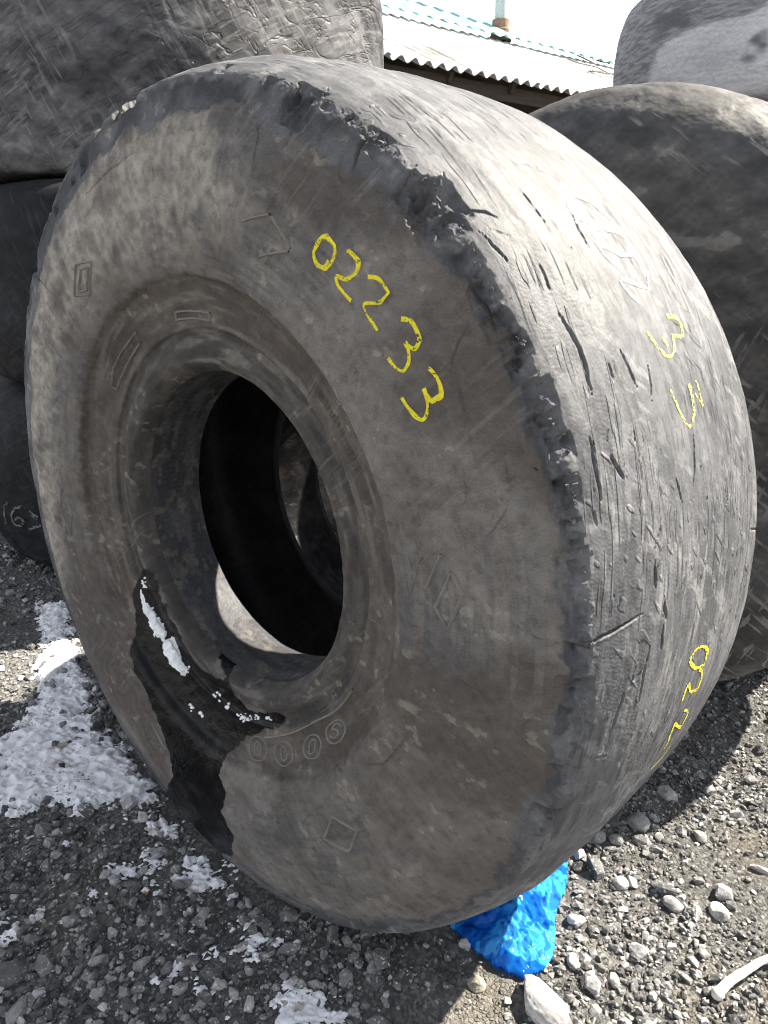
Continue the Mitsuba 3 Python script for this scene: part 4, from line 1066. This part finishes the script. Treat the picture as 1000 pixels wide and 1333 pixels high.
def boulder(x, y, sx, sy, sz, rot, mat, seed, label, sink=0.3, cat='stone', key='stone'):
    r_ = np.random.default_rng(seed)
    m = trimesh.creation.icosphere(4, 1.0)
    v = m.vertices.copy()
    for _ in range(9):                                       # flat crushed faces
        d = r_.normal(size=3)
        d /= np.linalg.norm(d)
        lim = r_.uniform(0.62, 0.92)
        e = v @ d - lim
        v -= np.clip(e, 0, None)[:, None] * d * 0.93
    v += v * (0.14 * vn(v, 2.2, seed, 3) + 0.06 * vn(v, 7, seed + 1, 3))[:, None]
    v *= np.array([sx, sy, sz]) * (0.86 if sx < 0.06 else 1.0)
    c, s_ = math.cos(rot), math.sin(rot)
    v = v @ np.array([[c, s_, 0], [-s_, c, 0], [0, 0, 1]])
    v += [x, y, float(ground_height(np.array(x), np.array(y))) + sz * (1 - 2 * sink)]
    tag(put(key, trimesh.Trimesh(v, m.faces, process=False), mat, smooth=22), label, cat)


boulder(0.700, -0.100, 0.068, 0.040, 0.034, -0.25, 'stone_pale', 1, 'largest pale rock, touching the lower corner of the blue bag')
boulder(0.745, 0.008, 0.030, 0.021, 0.019, -0.5, 'stone_pale', 2, 'smooth oblong pale stone, a little right of the largest pale rock')
boulder(0.690, 0.030, 0.024, 0.016, 0.014, -0.7, 'stone_pale', 3, 'oval stone just right of the blue bag')
boulder(0.768, 0.052, 0.022, 0.014, 0.013, -0.7, 'stone_grey', 4, 'narrow grey stone standing right of the oblong pale stone')
boulder(0.609, 0.497, 0.036, 0.032, 0.030, 0.3, 'stone_grey', 5, 'largest rounded grey stone in the shadow beside the tread')
boulder(0.549, 0.386, 0.030, 0.024, 0.022, 1.0, 'stone_grey', 6, 'bluish grey stone in shadow close under the tread')
boulder(0.590, 0.410, 0.022, 0.018, 0.018, 0.4, 'stone_grey', 7, 'small stone between the two larger stones in the tread shadow')
boulder(0.778, 0.316, 0.028, 0.022, 0.018, 0.2, 'stone_pale', 8, 'pale square-edged stone alone in the sunny gravel')
boulder(0.863, 0.366, 0.030, 0.022, 0.020, -0.4, 'stone_pale', 9, 'bright stone in the sunny gravel near the right edge')
boulder(0.738, 0.575, 0.024, 0.018, 0.016, -0.2, 'stone_pale', 10, 'pale stone just outside the curved shadow edge')
boulder(0.776, 0.147, 0.026, 0.022, 0.018, 0.1, 'stone_pale', 11, 'round white stone in the sunny gravel right of the bag')
boulder(0.640, 0.130, 0.026, 0.020, 0.017, 0.5, 'stone_pale', 12, 'pale stone beside the upper right side of the blue bag')
boulder(0.890, 0.560, 0.030, 0.012, 0.012, 0.15, 'stone_pale', 13, 'long thin pale stone in the sunny gravel at right')
boulder(0.660, 0.300, 0.024, 0.020, 0.018, 0.8, 'stone_pale', 14, 'light stone at the foot of the tyre shadow')
boulder(-0.180, -0.636, 0.022, 0.018, 0.014, 0.9, 'stone_grey', 15, 'smooth grey stone among dark gravel below the largest snow patch')
boulder(-0.148, -0.786, 0.050, 0.036, 0.026, 0.7, 'stone_dark', 16, 'big dark flat stone at the lower left edge')
boulder(-0.078, -0.545, 0.011, 0.009, 0.008, 0.2, 'stone_ochre', 17, 'small orange yellow stone on the dark gravel')
boulder(-0.125, -0.480, 0.009, 0.007, 0.006, 1.2, 'stone_ochre', 18, 'pale yellow chip of stone above the orange one')
boulder(0.122, -0.530, 0.015, 0.010, 0.008, 0.5, 'stone_rust', 19, 'rusty red stone on the dark gravel')
boulder(-0.060, -0.530, 0.020, 0.015, 0.013, -0.6, 'stone_grey', 20, 'grey stone beside the small orange stone')
boulder(-0.167, -0.494, 0.034, 0.012, 0.012, 0.6, 'stone_dark', 21, 'long dark sliver of stone on the shaded gravel')
boulder(0.572, -0.150, 0.022, 0.020, 0.016, 0.4, 'stone_tan', 22, 'crumbly tan clod of earth in front of the blue bag', cat='clod', key='earth_clod')

# curved white bone-like piece at the right edge
arc = [(0.940, 0.150, 0.014), (0.948, 0.185, 0.020), (0.963, 0.226, 0.024), (0.980, 0.272, 0.026), (1.002, 0.315, 0.024), (1.040, 0.350, 0.02)]
b = tube([np.array(q) + [0, 0, 0.0] for q in arc], 0.0105, 12)
b.vertices += 0.003 * (np.stack([vn(b.vertices, 60, 91, 2), vn(b.vertices, 60, 92, 2), vn(b.vertices, 60, 93, 2)], 1))
caps = [trimesh.creation.icosphere(2, r_).apply_translation(q) for r_, q in ((0.0125, arc[0]), (0.007, arc[-1]))]
put('bone_piece', trimesh.util.concatenate([b] + caps), 'bone_white', smooth=True)
tag('bone_piece', 'curved whitish bone-like stick on the sunny gravel at the right edge', 'bone')
